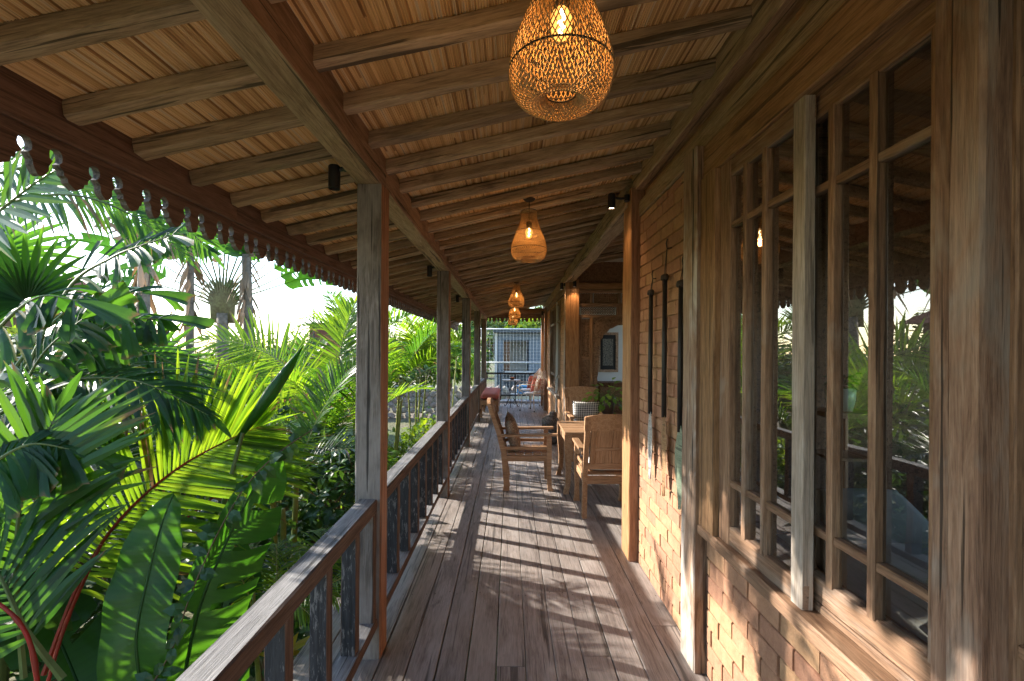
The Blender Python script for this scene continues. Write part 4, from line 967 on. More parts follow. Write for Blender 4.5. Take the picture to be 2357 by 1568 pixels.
mb = MB(); mb.box((0, 0, 0), (0.6, 0.4, 0.22)); mb.box((0, 0, 0.125), (0.66, 0.46, 0.03)); o = mb.build('blue_tub', plain('blue_plastic', (0.05, 0.28, 0.55), 0.4), None, Matrix.Translation((0.55, 15.4, 0.155))); tag(o, 'bright blue plastic tub behind the iron railing', 'tub')
mb = MB(); mb.box((0, 0, 0), (1.2, 0.8, 1.1)); o = mb.build('tub_stand', M_LIGHTB, None, Matrix.Translation((0.62, 15.4, -0.545))); tag(o, 'pale block under the bright blue tub', 'block')
# ================================================================== VEGETATION
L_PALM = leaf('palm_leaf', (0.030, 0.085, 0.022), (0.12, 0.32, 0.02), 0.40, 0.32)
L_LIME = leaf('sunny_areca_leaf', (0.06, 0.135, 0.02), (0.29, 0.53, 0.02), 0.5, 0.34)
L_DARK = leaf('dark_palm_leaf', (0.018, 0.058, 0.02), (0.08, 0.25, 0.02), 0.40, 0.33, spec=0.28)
L_BAN = leaf('banana_leaf', (0.024, 0.075, 0.016), (0.07, 0.25, 0.012), 0.45, 0.33, vein=0.07)
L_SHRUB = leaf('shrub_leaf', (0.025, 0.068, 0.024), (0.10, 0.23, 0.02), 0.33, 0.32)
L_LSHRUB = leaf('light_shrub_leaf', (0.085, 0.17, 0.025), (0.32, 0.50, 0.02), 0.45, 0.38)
L_HOUSE = leaf('house_plant_leaf', (0.15, 0.30, 0.06), (0.30, 0.5, 0.05), 0.4, 0.4)
L_YEL = leaf('yellow_croton_leaf', (0.45, 0.36, 0.03), (0.7, 0.5, 0.02), 0.4, 0.38)
L_FAR = leaf('far_tree_leaf', (0.07, 0.115, 0.04), (0.18, 0.28, 0.04), 0.35, 0.5)
L_DEAD = leaf('dry_leaf', (0.26, 0.19, 0.13), (0.2, 0.13, 0.07), 0.25, 0.7)
M_STEMY = plain('yellow_green_cane', (0.36, 0.34, 0.09), 0.45, nscale=9, c2=(0.20, 0.24, 0.06))
M_STEMG = plain('green_stem', (0.14, 0.19, 0.06), 0.5, nscale=9)
M_STEMB = plain('brown_stem', (0.13, 0.09, 0.05), 0.8, nscale=9)
M_STEMR = plain('red_sealing_wax_stem', (0.36, 0.018, 0.014), 0.5, nscale=14, c2=(0.20, 0.03, 0.016), bstr=0.4)
M_TRUNK = plain('palm_trunk', (0.24, 0.20, 0.16), 0.9, nscale=8, c2=(0.11, 0.09, 0.07), bstr=0.8)

def catmull(P, n):
    P = [V(p) for p in P]; out_ = []; m = len(P)-1
    for k in range(n+1):
        t = k/n*m; i = min(int(t), m-1); u = t-i
        a, b, c, d = P[max(i-1, 0)], P[i], P[i+1], P[min(i+2, m)]
        out_.append(0.5*((2*b)+(c-a)*u+(2*a-5*b+4*c-d)*u*u+(3*b-a-3*c+d)*u**3))
    return out_
def strip(mb, p, d, side, L, w, droop, segs=4, fold=0.25, var=0.5, mi=0, taper=1.0):
    """one leaflet: a folded blade from p along d, bending down by droop"""
    d = d.normalized(); vs_ = []; q = p.copy(); nrm = None
    for i in range(segs+1):
        s = i/segs
        ww = w*(0.35+0.65*min(1, s/0.25))*(1 if s < 0.45 else max(0.04, 1-((s-0.45)/0.55)**1.5*taper))
        sd = (side-d*side.dot(d)); sd = sd.normalized() if sd.length > 1e-5 else d.orthogonal().normalized()
        nrm = sd.cross(d)
        vs_ += [q-sd*ww/2+nrm*fold*ww/2, q, q+sd*ww/2+nrm*fold*ww/2]
        d = (d+V((0, 0, -droop/segs))).normalized()
        q = q+d*(L/segs)
    fs = []
    for i in range(segs):
        b = i*3; fs += [(b, b+1, b+4, b+3), (b+1, b+2, b+5, b+4)]
    q_ = random.random(); vl = [var]*len(vs_)
    if q_ < 0.4: vl[-3:] = [random.uniform(1.6, 3.2)]*3
    if q_ < 0.12: vl[-6:-3] = [random.uniform(1.2, 2.6)]*3
    if q_ < 0.012: vl = [2.6]*len(vs_)
    mb.add(vs_, fs, mi, vl)
def frond(P, n=34, Lmax=0.5, w=0.028, a0=65, a1=28, vee=0.35, droop=0.6, up=(0, 0, 1), start=0.16, r0=0.010, lens=None, tilt=0.0, segs=4, mats=None, name='frond', sides=(-1, 1), nodd=0.0, wob=0.12):
    """pinnate palm leaf along the points P"""
    mb = MB(); C = catmull(P, 40); mb.tube(C[::2], [max(0.0015, r0*(1-0.9*i/20)) for i in range(21)], 5, mi=1)
    up = V(up)
    for k in range(n):
        s = start+(1-start)*(k+0.5)/n; i = min(int(s*40), 39); u = s*40-i
        p = C[i].lerp(C[i+1], u); T = (C[i+1]-C[i]).normalized()
        S = T.cross(up); S = S.normalized() if S.length > 1e-4 else T.orthogonal().normalized(); Nn = S.cross(T)
        f = (s-start)/(1-start); ang = R(a0+(a1-a0)*f)
        L = Lmax*(lens(f) if lens else (0.45+0.55*math.sin(math.pi*min(1, f*0.9+0.12))) * (1.0 if f < 0.8 else 1-0.5*(f-0.8)/0.2))
        for sg in sides:
            jj = random.uniform(-wob, wob)
            d = T*math.cos(ang+jj)+S*sg*math.sin(ang+jj)+Nn*(vee+random.uniform(-wob, wob))
            strip(mb, p, d, T*1.0+Nn*tilt*sg, L*random.uniform(0.85, 1.08), w*random.uniform(0.8, 1.15)*(0.7 if f > 0.85 else 1), droop*random.uniform(0.6, 1.35), segs, var=random.random())
    d = (C[-1]-C[-3]).normalized(); strip(mb, C[-1], d, d.orthogonal(), Lmax*0.4, w, droop, segs, var=random.random())
    return mb.mesh(name, mats)
def arc_pts(L, e0, bend, n=8):
    p = V((0, 0, 0)); P = [p.copy()]
    for i in range(n):
        e = e0-bend*((i+0.5)/n)**1.3; p = p+V((math.cos(e), 0, math.sin(e)))*(L/n); P.append(p.copy())
    return P
FR_ARECA = [frond(arc_pts(1.35, R(e), R(b)), 36, 0.46, 0.026, 62, 30, 0.45, dr, mats=[m, M_STEMY]) for e, b, dr, m in
            ((78, 55, 0.5, L_LIME), (72, 80, 0.6, L_LIME), (66, 95, 0.7, L_PALM), (80, 40, 0.45, L_PALM), (58, 90, 0.8, L_PALM), (84, 70, 0.6, L_LIME))]
FR_COCO = [frond(arc_pts(2.3, R(e), R(b)), 44, 0.62, 0.036, 68, 30, 0.2, dr, r0=0.02, mats=[m, M_STEMG]) for e, b, dr, m in
           ((62, 95, 0.9, L_PALM), (50, 85, 1.0, L_DARK), (72, 80, 0.8, L_PALM), (40, 80, 1.1, L_DARK))]
def palm(name, base, crown_h, nf, scale, label, fr, canes=4, spread=0.25, lean=0.3, stem_m=None, cat='palm', group=None, az=None, stem_r=0.02, droopy=1.0, seed=None):
    if seed is not None: random.seed(seed)
    t = thing(name, label, cat, base, group=group)
    tops = []
    for c in range(canes):
        a = random.uniform(0, 2*math.pi); r = random.uniform(0.02, spread)
        b = V((r*0.5*math.cos(a), r*0.5*math.sin(a), 0)); h = crown_h*random.uniform(0.85, 1.1); tp = V((r*math.cos(a)*(1+lean), r*math.sin(a)*(1+lean), h))
        mb = MB(); mb.tube([b, b.lerp(tp, 0.5)+V((0, 0, 0.02)), tp, tp+V((0, 0, 0.12*scale))], [stem_r*1.2, stem_r, stem_r*1.05, stem_r*0.6], 7); mb.build('stem', stem_m or M_STEMY, t, smooth=True)
        tops.append(tp)
    for k in range(nf):
        tp = tops[k % len(tops)]
        az_ = (az[k % len(az)] if az else (k*137.5+random.uniform(-25, 25)))
        S = scale*random.uniform(0.8, 1.12)
        M = Matrix.Translation(tp) @ Matrix.Rotation(R(az_), 4, 'Z') @ Matrix.Rotation(R(random.uniform(-8, 12)*droopy), 4, 'Y') @ Matrix.Rotation(R(random.uniform(-18, 18)), 4, 'X') @ Matrix.Diagonal((S, S, S, 1))
        link(random.choice(fr), 'frond', t, M)
    return t
G = -1.1
# --- clumping areca palms along the deck (base x, y, crown height above the ground, fronds, size)
ar = [((-1.72, 3.5, G), 1.5, 5, 0.82, 'yellow-stemmed areca palm just left of the nearest post'),
      ((-3.55, 7.2, G), 1.35, 10, 1.15, 'sunlit areca palm arching over the shrubs left of the nearest post'),
      ((-2.15, 5.9, G), 1.45, 8, 0.95, 'areca palm with drooping fronds seen between the first two posts'),
      ((-2.1, 7.9, G), 1.9, 10, 1.0, 'areca palm behind the second post'),
      ((-5.0, 9.2, G), 1.4, 9, 1.05, 'tall areca palm in the middle of the garden'),
      ((-3.2, 9.8, G), 2.1, 10, 1.2, 'areca palm far behind the first railing'),
      ((-2.3, 11.0, G), 2.2, 11, 1.2, 'areca palm beyond the second post near the far eaves'),
      ((-2.0, 14.5, G), 2.1, 10, 1.2, 'areca palm between the third and fourth posts'),
      ((-1.5, 16.0, G), 1.6, 9, 1.0, 'small areca palm beside the wire fence'),
      ((-6.8, 11.8, G), 1.3, 9, 1.0, 'areca palm in the back row of the garden'),
      ((-4.6, 13.5, G), 2.6, 11, 1.4, 'pale areca palm far back below the eaves'),
      ((-3.5, 1.1, G), 1.3, 9, 1.0, 'areca palm left of the near handrail, at the frame edge'), ((-5.2, 1.9, G), 1.6, 10, 1.2, 'areca palm at the outer left of the garden'), ((-2.6, 0.1, G), 1.0, 8, 0.8, 'small areca palm beside the near railing, before the banana')]
for i, (b, h, nf, s, lb) in enumerate(ar): palm('areca_palm', b, h, nf, s, lb, FR_ARECA, canes=4 if i else 3, group='areca palms in the garden', seed=100+i, spread=0.3 if i else 0.12)

sun_a = [o for o in col.objects if o.get('label', '').startswith('sunlit areca palm')][0]
for P_, Lm in (([(735, 1040, 6.2), (712, 930, 6.3), (650, 840, 6.4), (560, 795, 6.5), (465, 790, 6.6)], 0.72), ([(745, 1080, 6.0), (690, 1000, 6.0), (600, 950, 6.0), (500, 960, 6.0)], 0.62), ([(770, 1000, 6.4), (775, 880, 6.5), (790, 780, 6.6), (815, 700, 6.7)], 0.6)):
    link(frond([at(*p) for p in P_], 46, Lm, 0.036, 72, 30, 0.25, 0.35, up=(-0.15, -0.75, 0.6), start=0.18, r0=0.014, mats=[L_LIME, M_STEMY]), 'frond', sun_a, Matrix.Identity(4), True)
# --- hero fronds of the red-stemmed palm in the left foreground
def chain(pts): return [at(*p) for p in pts]
rp = thing('sealing_wax_palm', 'red-stemmed palm with backlit yellow-green fronds in the left foreground', 'palm', (-1.9, 1.95, G))
def hero(P, parent, mats, **kw):
    o = link(frond(P, mats=mats, **kw), 'frond', parent, Matrix.Identity(4), True); return o
LR = [L_LIME, M_STEMR]
CAMF = (0.35, -0.9, 0.25)
hero(chain([(105, 1560, 2.0), (185, 1350, 2.08), (275, 1205, 2.16), (400, 1090, 2.3), (520, 1020, 2.45), (600, 985, 2.6)]), rp, LR, n=52, Lmax=0.64, w=0.027, a0=80, a1=24, vee=0.05, droop=0.12, up=CAMF, start=0.22, r0=0.011, wob=0.07, segs=5)
hero(chain([(60, 1568, 1.8), (40, 1300, 1.85), (60, 1120, 1.9), (130, 960, 2.0)]), rp, [L_PALM, M_STEMG], n=20, Lmax=0.55, w=0.042, a0=60, a1=25, vee=0.1, droop=0.35, up=CAMF, start=0.3, r0=0.012)
hero(chain([(150, 1568, 1.75), (60, 1450, 1.75), (0, 1330, 1.8), (-80, 1250, 1.85)]), rp, [L_DARK, M_STEMG], n=18, Lmax=0.5, w=0.040, a0=70, a1=30, vee=0.15, droop=0.5, up=CAMF, start=0.25, r0=0.014)
hero(chain([(190, 1568, 2.3), (330, 1300, 2.5), (520, 1130, 2.7), (660, 1060, 2.9)]), rp, LR, n=30, Lmax=0.5, w=0.030, a0=70, a1=25, vee=0.1, droop=0.5, up=(0.2, -0.6, 0.7), start=0.2, r0=0.01)
for P in ([(-40, 1370, 1.7), (40, 1430, 1.7), (80, 1510, 1.7), (100, 1660, 1.7)], [(235, 1260, 2.05), (160, 1430, 2.0), (115, 1580, 1.95), (90, 1700, 1.95)]):
    mb = MB(); mb.tube(catmull(chain(P), 14), [(0.006+0.0002*i)*(1.25 if i % 5 == 0 else 1) for i in range(15)], 7); mb.build('crownshaft', M_STEMR, rp, world_space=True, smooth=True)
mb = MB()
for k, (x, y) in enumerate(((-2.25, 1.9), (-2.1, 2.1))): mb = MB(); mb.tube([(x, y, G), (x+0.03, y, -0.6), (x+0.05, y, -0.1)], [0.03, 0.028, 0.022], 8); mb.build('stem', M_STEMR if k else M_STEMG, rp, world_space=True, smooth=True)

# --- big feather palm on the left: fronds arching across the upper left
cp = thing('feather_palm', 'large feather palm arching its long fronds under the carved eaves on the left', 'palm', (-4.6, 3.3, G))
LD = [L_PALM, M_STEMG]; LDD = [L_DARK, M_STEMG]
mb = MB(); mb.tube([(-4.6, 3.3, G), (-4.5, 3.3, 0.2), (-4.45, 3.3, 1.3)], [0.16, 0.12, 0.10], 10); mb.build('trunk', M_TRUNK, cp, world_space=True, smooth=True)
hero(chain([(-150, 560, 3.0), (0, 480, 3.0), (160, 455, 3.0), (300, 500, 3.1), (420, 590, 3.2)]), cp, LD, n=44, Lmax=0.42, w=0.024, a0=62, a1=28, vee=-0.05, droop=0.35, up=(0.2, -0.75, 0.6), start=0.05, r0=0.016)
hero(chain([(-160, 470, 3.5), (40, 395, 3.5), (220, 410, 3.6), (380, 490, 3.7), (480, 580, 3.8)]), cp, LD, n=64, Lmax=0.55, w=0.03, a0=64, a1=30, vee=0.0, droop=0.3, up=(0.2, -0.8, 0.5), start=0.03, r0=0.016)
hero(chain([(-200, 620, 2.6), (-40, 520, 2.5), (90, 420, 2.45), (220, 350, 2.45)]), cp, LD, n=20, Lmax=0.42, w=0.05, a0=55, a1=25, vee=0.1, droop=0.15, up=(0.3, -0.85, 0.3), start=0.1, r0=0.012)
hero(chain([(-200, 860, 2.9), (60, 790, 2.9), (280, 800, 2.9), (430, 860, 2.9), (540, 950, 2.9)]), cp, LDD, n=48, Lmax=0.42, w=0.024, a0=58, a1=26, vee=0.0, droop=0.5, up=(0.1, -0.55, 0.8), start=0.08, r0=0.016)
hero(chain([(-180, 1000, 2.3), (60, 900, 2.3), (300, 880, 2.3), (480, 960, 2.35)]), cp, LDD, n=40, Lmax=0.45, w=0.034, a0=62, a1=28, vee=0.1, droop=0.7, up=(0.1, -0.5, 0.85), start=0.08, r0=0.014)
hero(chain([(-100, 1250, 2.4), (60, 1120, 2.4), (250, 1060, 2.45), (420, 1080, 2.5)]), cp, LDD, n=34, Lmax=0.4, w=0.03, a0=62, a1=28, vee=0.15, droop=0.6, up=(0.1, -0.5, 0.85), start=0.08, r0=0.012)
# --- fishtail palm: ragged wedge leaflets
ft = thing('fishtail_palm', 'fishtail palm with ragged drooping wedge leaves on the left', 'palm', (-2.9, 2.5, G))
def wedge(mb, p, d, side, L, w, droop, var, mi=0):
    d = d.normalized(); nseg = 5; rows = []; q = p.copy()
    for i in range(nseg+1):
        s = i/nseg; ww = w*(0.12+0.88*s**0.7); sd = (side-d*side.dot(d)).normalized(); nr = sd.cross(d)
        r_ = []
        for j in range(5):
            u = j/4-0.5
            jag = (random.uniform(-0.12, 0.04)*L if i == nseg else 0)
            r_.append(q+sd*ww*u+nr*0.10*ww*math.cos(u*7)+d*jag)
        rows.append(r_); d = (d+V((0, 0, -droop/nseg))).normalized(); q = q+d*(L/nseg)
    vs_ = [v for r_ in rows for v in r_]; var = [var]*(len(vs_)-5)+[random.uniform(0.8, 2.4) for _ in range(5)]
    mb.add(vs_, [(i*5+j, i*5+j+1, (i+1)*5+j+1, (i+1)*5+j) for i in range(nseg) for j in range(4)], mi, var)
def fishtail(P, n, L, w, up, mats, dr=(0.5, 2.4)):
    mb = MB(); C = catmull(P, 30); mb.tube(C, [0.011*(1-0.8*i/30) for i in range(31)], 6, mi=1); up = V(up)
    for k in range(n):
        s = 0.3+0.7*(k+0.5)/n; i = min(int(s*30), 29); p = C[i]; T = (C[i+1]-C[i]).normalized(); S = T.cross(up).normalized()
        for sg in (-1, 1):
            a = R(random.uniform(45, 75)); d = T*math.cos(a)+S*sg*math.sin(a)+V((0, 0, 0.1))
            wedge(mb, p, d, T, L*random.uniform(0.7, 1.15), w*random.uniform(0.6, 1.2), random.uniform(*dr), random.random())
    d = (C[-1]-C[-2]); wedge(mb, C[-1], d, d.orthogonal(), L, w*1.3, 0.4, 0.8)
    return mb.mesh('frond', mats)
for P, n, L, w, dr in (([(10, 1030, 2.35), (71, 906, 2.35), (175, 811, 2.4), (278, 747, 2.45), (372, 738, 2.5)], 11, 0.25, 0.085, (0.8, 2.6)),
                       ([(60, 860, 2.45), (159, 668, 2.5), (254, 600, 2.5), (320, 572, 2.5), (400, 545, 2.52)], 13, 0.26, 0.055, (0.1, 0.9)),
                       ([(-60, 1150, 2.3), (30, 950, 2.3), (100, 820, 2.3), (190, 740, 2.35)], 10, 0.27, 0.10, (0.6, 2.4)),
                       ([(-100, 900, 2.2), (0, 760, 2.2), (90, 690, 2.2), (180, 700, 2.2)], 6, 0.26, 0.10, (0.6, 2.4)),
                       ([(-120, 1180, 1.85), (-20, 1080, 1.85), (70, 1030, 1.9), (160, 1040, 1.95)], 10, 0.24, 0.08, (0.5, 1.8)),
                       ([(0, 900, 2.7), (110, 760, 2.75), (210, 690, 2.8), (330, 680, 2.85)], 10, 0.27, 0.09, (0.5, 2.2)),
                       ([(-100, 1050, 2.1), (0, 960, 2.1), (80, 930, 2.1), (160, 960, 2.15)], 10, 0.26, 0.09, (0.5, 2.0))):
    link(fishtail(chain(P), n, L, w, (0.2, -0.6, 0.7), [L_DARK, M_STEMG], dr), 'frond', ft, Matrix.Identity(4), True)
mb = MB(); mb.tube([(-2.9, 2.5, G), (-2.8, 2.5, -0.2), (-2.6, 2.45, 0.4)], [0.06, 0.05, 0.03], 8); mb.build('stem', M_STEMG, ft, world_space=True, smooth=True)

# --- banana plant with big paddle leaves
def paddle_leaf(P, width, normal, mats, tears=0.0, fold=0.35, n=40, name='leaf', left=1.0, right=1.0):
    mb = MB(); C = catmull(P, n); nr = V(normal); along = []
    mb.tube(C, [0.006*(1-0.85*i/n)+0.0015 for i in range(n+1)], 6, mi=0); along += [0.0]*len(mb.v)
    for sg, k_ in ((-1, left), (1, right)):
        gaps = sorted(random.uniform(0.12, 0.95) for _ in range(int(tears))) if tears else []
        cols_ = 5; rows_ = []
        off = 0.0
        for i in range(n+1):
            s = i/n; T = (C[min(i+1, n)]-C[max(i-1, 0)]).normalized(); S = T.cross(nr).normalized()*sg; Nn = S.cross(T)*sg
            w = width/2*k_*max(0.0, (min(1, s/0.10)**0.6)*(1-max(0, (s-0.42)/0.58)**1.9))
            w *= 1+0.03*math.sin(s*23+sg)
            row = []
            for j in range(cols_+1):
                u = j/cols_; ang = fold*(1-0.5*u)
                lift = math.sin(ang)*u*w-0.10*w*u*u*u + 0.008*math.sin(s*31+u*3)*u
                row.append(C[i]+S*u*w*math.cos(ang*0.8)+Nn*lift+T*(u*u*w*0.35))
            rows_.append((s, row))
        b = len(mb.v)
        for s, row in rows_:
            mb.v += [tuple(q) for q in row]; mb.a += [0.5+0.2*math.sin(s*9)]*len(row); along += [s+0.05*j/cols_ for j in range(cols_+1)]
        for i in range(n):
            s0, s1 = rows_[i][0], rows_[i+1][0]
            torn = any(s0 <= g < s1 for g in gaps)
            for j in range(cols_):
                if torn and j >= 1: continue
                q = (b+i*6+j, b+i*6+j+1, b+(i+1)*6+j+1, b+(i+1)*6+j)
                mb.f.append(q if sg > 0 else q[::-1]); mb.m.append(0)
    me = mb.mesh(name, mats, True)
    a_ = me.attributes.new('along', 'FLOAT', 'POINT'); a_.data.foreach_set('value', along)
    return me
bp_ = thing('banana_plant', 'banana plant with big upright paddle leaves below the handrail', 'banana plant', (-1.6, 2.0, G))
LB = [L_BAN, M_STEMG]
for P, w, nr, tears, l, r_ in (([(340, 1640, 1.85), (318, 1480, 1.88), (345, 1330, 1.95), (372, 1220, 2.0), (402, 1140, 2.04)], 0.26, (0.25, -0.95, 0.1), 0, 1.0, 0.9),
                               ([(415, 1640, 1.95), (455, 1430, 2.0), (515, 1270, 2.08), (590, 1120, 2.18), (640, 1045, 2.25)], 0.40, (0.55, -0.75, -0.2), 4, 0.45, 1.0),
                               ([(470, 1640, 2.3), (500, 1480, 2.4), (520, 1330, 2.5), (500, 1180, 2.6)], 0.40, (0.2, -0.8, 0.4), 3, 1, 1),
                               ([(230, 1700, 2.1), (150, 1500, 2.3), (60, 1330, 2.5), (-20, 1250, 2.6)], 0.36, (0.2, -0.6, 0.6), 3, 1, 1),
                               ([(430, 1700, 2.2), (560, 1500, 2.3), (640, 1420, 2.4), (700, 1440, 2.5)], 0.22, (0.0, -0.5, 0.8), 5, 1, 1)):
    link(paddle_leaf(chain(P), w, nr, LB, tears, left=l, right=r_), 'leaf', bp_, Matrix.Identity(4), True)
mb = MB(); mb.tube(chain([(545, 1020, 2.45), (620, 915, 2.5), (665, 850, 2.55), (697, 800, 2.6)]), [0.012, 0.036, 0.026, 0.002], 8); mb.build('rolled_leaf', L_BAN, bp_, world_space=True, smooth=True)
mb = MB(); mb.tube(chain([(470, 1400, 2.3), (520, 1150, 2.4), (560, 1000, 2.45)]), [0.016, 0.013, 0.010], 7); mb.build('leaf_stalk', M_STEMG, bp_, world_space=True, smooth=True)
mb = MB(); mb.tube([(-1.6, 2.0, G), (-1.62, 2.0, -0.5), (-1.6, 1.95, 0.0)], [0.10, 0.085, 0.05], 10); mb.build('stem', M_STEMG, bp_, world_space=True, smooth=True)

# --- leaves for shrubs and vines
def leaf_shape(mb, p, d, up, L, w, var, mi=0, fold=0.3, bend=0.5):
    d = d.normalized(); S = d.cross(up); S = S.normalized() if S.length > 1e-4 else d.orthogonal().normalized(); Nn = S.cross(d)
    m1 = p+d*L*0.45+Nn*0.03*L; tp = p+d*L-Nn*bend*0.3*L
    vs_ = [p, p+d*L*0.22+S*w*0.40+Nn*fold*w*0.35, p+d*L*0.55+S*w*0.5+Nn*fold*w*0.4-Nn*0.04*L, tp, p+d*L*0.55-S*w*0.5+Nn*fold*w*0.4-Nn*0.04*L, p+d*L*0.22-S*w*0.40+Nn*fold*w*0.35, m1]
    mb.add(vs_, [(0, 1, 6), (1, 2, 6), (2, 3, 6), (6, 3, 4), (6, 4, 5), (6, 5, 0)], mi, var)
def shrub_meshes(n, r, L, w, m, ms, stems=8):
    mb = MB()
    for k in range(n):
        th = random.uniform(0, 2*math.pi); ph = math.acos(random.uniform(-0.25, 1)); q = random.uniform(0.35, 1)**0.5
        lump = 1+0.22*math.sin(th*3+k % 2)+0.15*math.sin(ph*5)
        p = V((r[0]*q*lump*math.sin(ph)*math.cos(th), r[1]*q*lump*math.sin(ph)*math.sin(th), r[2]*q*lump*math.cos(ph)))
        d = V((p.x/r[0], p.y/r[1], 0.35*p.z/r[2]))+V((random.uniform(-.7, .7), random.uniform(-.7, .7), random.uniform(-0.8, 0.5)))
        leaf_shape(mb, p, d, V((random.uniform(-.5, .5), random.uniform(-.5, .5), 1)), L*random.uniform(0.6, 1.2), w*random.uniform(0.7, 1.2), random.random())
    cr = mb.mesh('crown', m)
    mb = MB()
    for k in range(stems):
        a = random.uniform(0, 6.28); e = V((r[0]*0.7*math.cos(a), r[1]*0.7*math.sin(a), r[2]*random.uniform(0.2, 0.8))); mb.tube([(0, 0, -r[2]), V((0, 0, -r[2])).lerp(e, 0.55)+V((0, 0, 0.05)), e], [0.014, 0.01, 0.004], 5)
    return cr, mb.mesh('stems', ms)
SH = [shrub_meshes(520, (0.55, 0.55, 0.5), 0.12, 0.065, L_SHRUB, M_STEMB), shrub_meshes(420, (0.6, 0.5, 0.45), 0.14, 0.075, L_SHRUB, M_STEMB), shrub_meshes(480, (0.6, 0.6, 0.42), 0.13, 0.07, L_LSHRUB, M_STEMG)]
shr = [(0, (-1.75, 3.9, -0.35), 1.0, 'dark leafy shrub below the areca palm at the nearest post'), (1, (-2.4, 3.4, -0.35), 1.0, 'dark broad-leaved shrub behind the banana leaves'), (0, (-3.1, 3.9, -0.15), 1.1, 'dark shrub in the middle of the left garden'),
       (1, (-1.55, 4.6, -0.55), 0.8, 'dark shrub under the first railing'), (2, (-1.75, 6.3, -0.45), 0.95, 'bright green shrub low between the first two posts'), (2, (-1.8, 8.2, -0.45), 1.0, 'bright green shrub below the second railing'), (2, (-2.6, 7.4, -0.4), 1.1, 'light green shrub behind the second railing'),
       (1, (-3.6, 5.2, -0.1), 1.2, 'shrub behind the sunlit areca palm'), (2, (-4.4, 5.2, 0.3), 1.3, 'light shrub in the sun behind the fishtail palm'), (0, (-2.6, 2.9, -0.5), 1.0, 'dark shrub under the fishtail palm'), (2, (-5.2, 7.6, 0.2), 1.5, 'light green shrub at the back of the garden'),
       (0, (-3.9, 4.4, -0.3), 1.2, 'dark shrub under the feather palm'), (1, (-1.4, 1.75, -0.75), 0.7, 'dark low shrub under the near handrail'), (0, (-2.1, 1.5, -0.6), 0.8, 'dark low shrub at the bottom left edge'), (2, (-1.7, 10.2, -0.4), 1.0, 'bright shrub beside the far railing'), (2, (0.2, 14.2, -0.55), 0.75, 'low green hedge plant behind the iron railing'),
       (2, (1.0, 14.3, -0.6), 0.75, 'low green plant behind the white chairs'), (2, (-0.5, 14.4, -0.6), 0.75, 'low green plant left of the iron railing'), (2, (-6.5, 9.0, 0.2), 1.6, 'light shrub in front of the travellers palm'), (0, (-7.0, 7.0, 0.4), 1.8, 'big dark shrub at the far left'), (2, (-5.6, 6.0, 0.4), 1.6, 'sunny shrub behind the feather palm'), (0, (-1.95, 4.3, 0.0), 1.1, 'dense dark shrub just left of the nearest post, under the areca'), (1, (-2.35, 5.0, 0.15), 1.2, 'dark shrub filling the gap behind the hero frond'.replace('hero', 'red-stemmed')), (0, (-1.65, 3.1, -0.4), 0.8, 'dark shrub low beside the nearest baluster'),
       (1, (-3.0, 5.8, 0.2), 1.3, 'dark shrub below the arching sunlit areca fronds'), (0, (-2.0, 5.4, -0.1), 0.9, 'dark shrub glimpsed just right of the nearest post'), (1, (-3.3, 3.3, 0.1), 1.1, 'dark shrub under the feather palm fronds'), (1, (-2.6, 0.9, -0.6), 0.9, 'dark shrub by the near railing foot'), (0, (-4.2, 1.4, -0.4), 1.2, 'dark shrub at the outer left of the garden'), (0, (-3.2, 2.3, 0.3), 1.4, 'dark bush off the left edge, added to shade the banana leaves')]  # last bush: added off the left edge to shade the banana leaves
for v_, p, s, lb in shr:
    t = thing('leafy_shrub', lb, 'shrub', p, rz=random.uniform(0, 6), group='shrubs in the garden')
    for me, nm in zip(SH[v_], ('crown', 'stems')): link(me, nm, t, Matrix.Diagonal((s, s, s, 1)))
# vine climbing along the banana leaf
vn = thing('vine', 'thin climbing vine with pale heart leaves on the banana stalk', 'vine', at(400, 1560, 1.9))
VP = catmull(chain([(330, 1620, 1.82), (400, 1500, 1.86), (440, 1380, 1.9), (500, 1240, 1.96), (570, 1120, 2.05), (650, 1040, 2.15), (740, 980, 2.3)]), 40)
mb = MB(); mb.tube(VP, 0.003, 5); mb.build('stem', M_STEMB, vn, world_space=True)
for k in range(34):
    p = VP[int(k*40/34)]; mb = MB(); leaf_shape(mb, V((0, 0, 0)), V((random.uniform(-1, 1), random.uniform(-0.6, 0.2), random.uniform(-0.9, 0.4))), V((0.1, -0.8, 0.5)), random.uniform(0.05, 0.095), random.uniform(0.035, 0.055), random.random())
    mb.build('leaf', L_SHRUB, vn, Matrix.Translation(p), True)
# small feather palm and croton under the rail
FR_SM = [frond(arc_pts(0.5, R(65), R(95)), 26, 0.17, 0.010, 62, 30, 0.3, 0.8, r0=0.004, mats=[L_LIME, M_STEMY]), frond(arc_pts(0.5, R(50), R(90)), 26, 0.16, 0.010, 62, 30, 0.2, 1.0, r0=0.004, mats=[L_LIME, M_STEMY])]
palm('parlour_palm', (-1.3, 2.45, -0.5), 0.55, 7, 1.1, 'little feathery palm under the near handrail', FR_SM, canes=2, spread=0.06, stem_r=0.012, seed=5)
palm('parlour_palm', (-1.28, 3.0, -0.7), 0.6, 7, 1.2, 'little feathery palm below the nearest post', FR_SM, canes=2, spread=0.06, stem_r=0.012, seed=6)
ct = thing('croton', 'yellow-leaved croton showing through the near balusters', 'plant', (-1.13, 2.3, -0.35))
for k in range(14):
    mb = MB(); a = k*2.4; d = V((math.cos(a), math.sin(a), random.uniform(0.2, 1.4))); leaf_shape(mb, V((0, 0, 0.28)), d, V((0, 0, 1)), random.uniform(0.12, 0.18), 0.05, random.random()); mb.build('leaf', L_YEL, ct)
mb = MB(); mb.tube([(0, 0, -0.7), (0, 0, 0.3)], 0.008, 6); mb.build('stem', M_STEMB, ct)

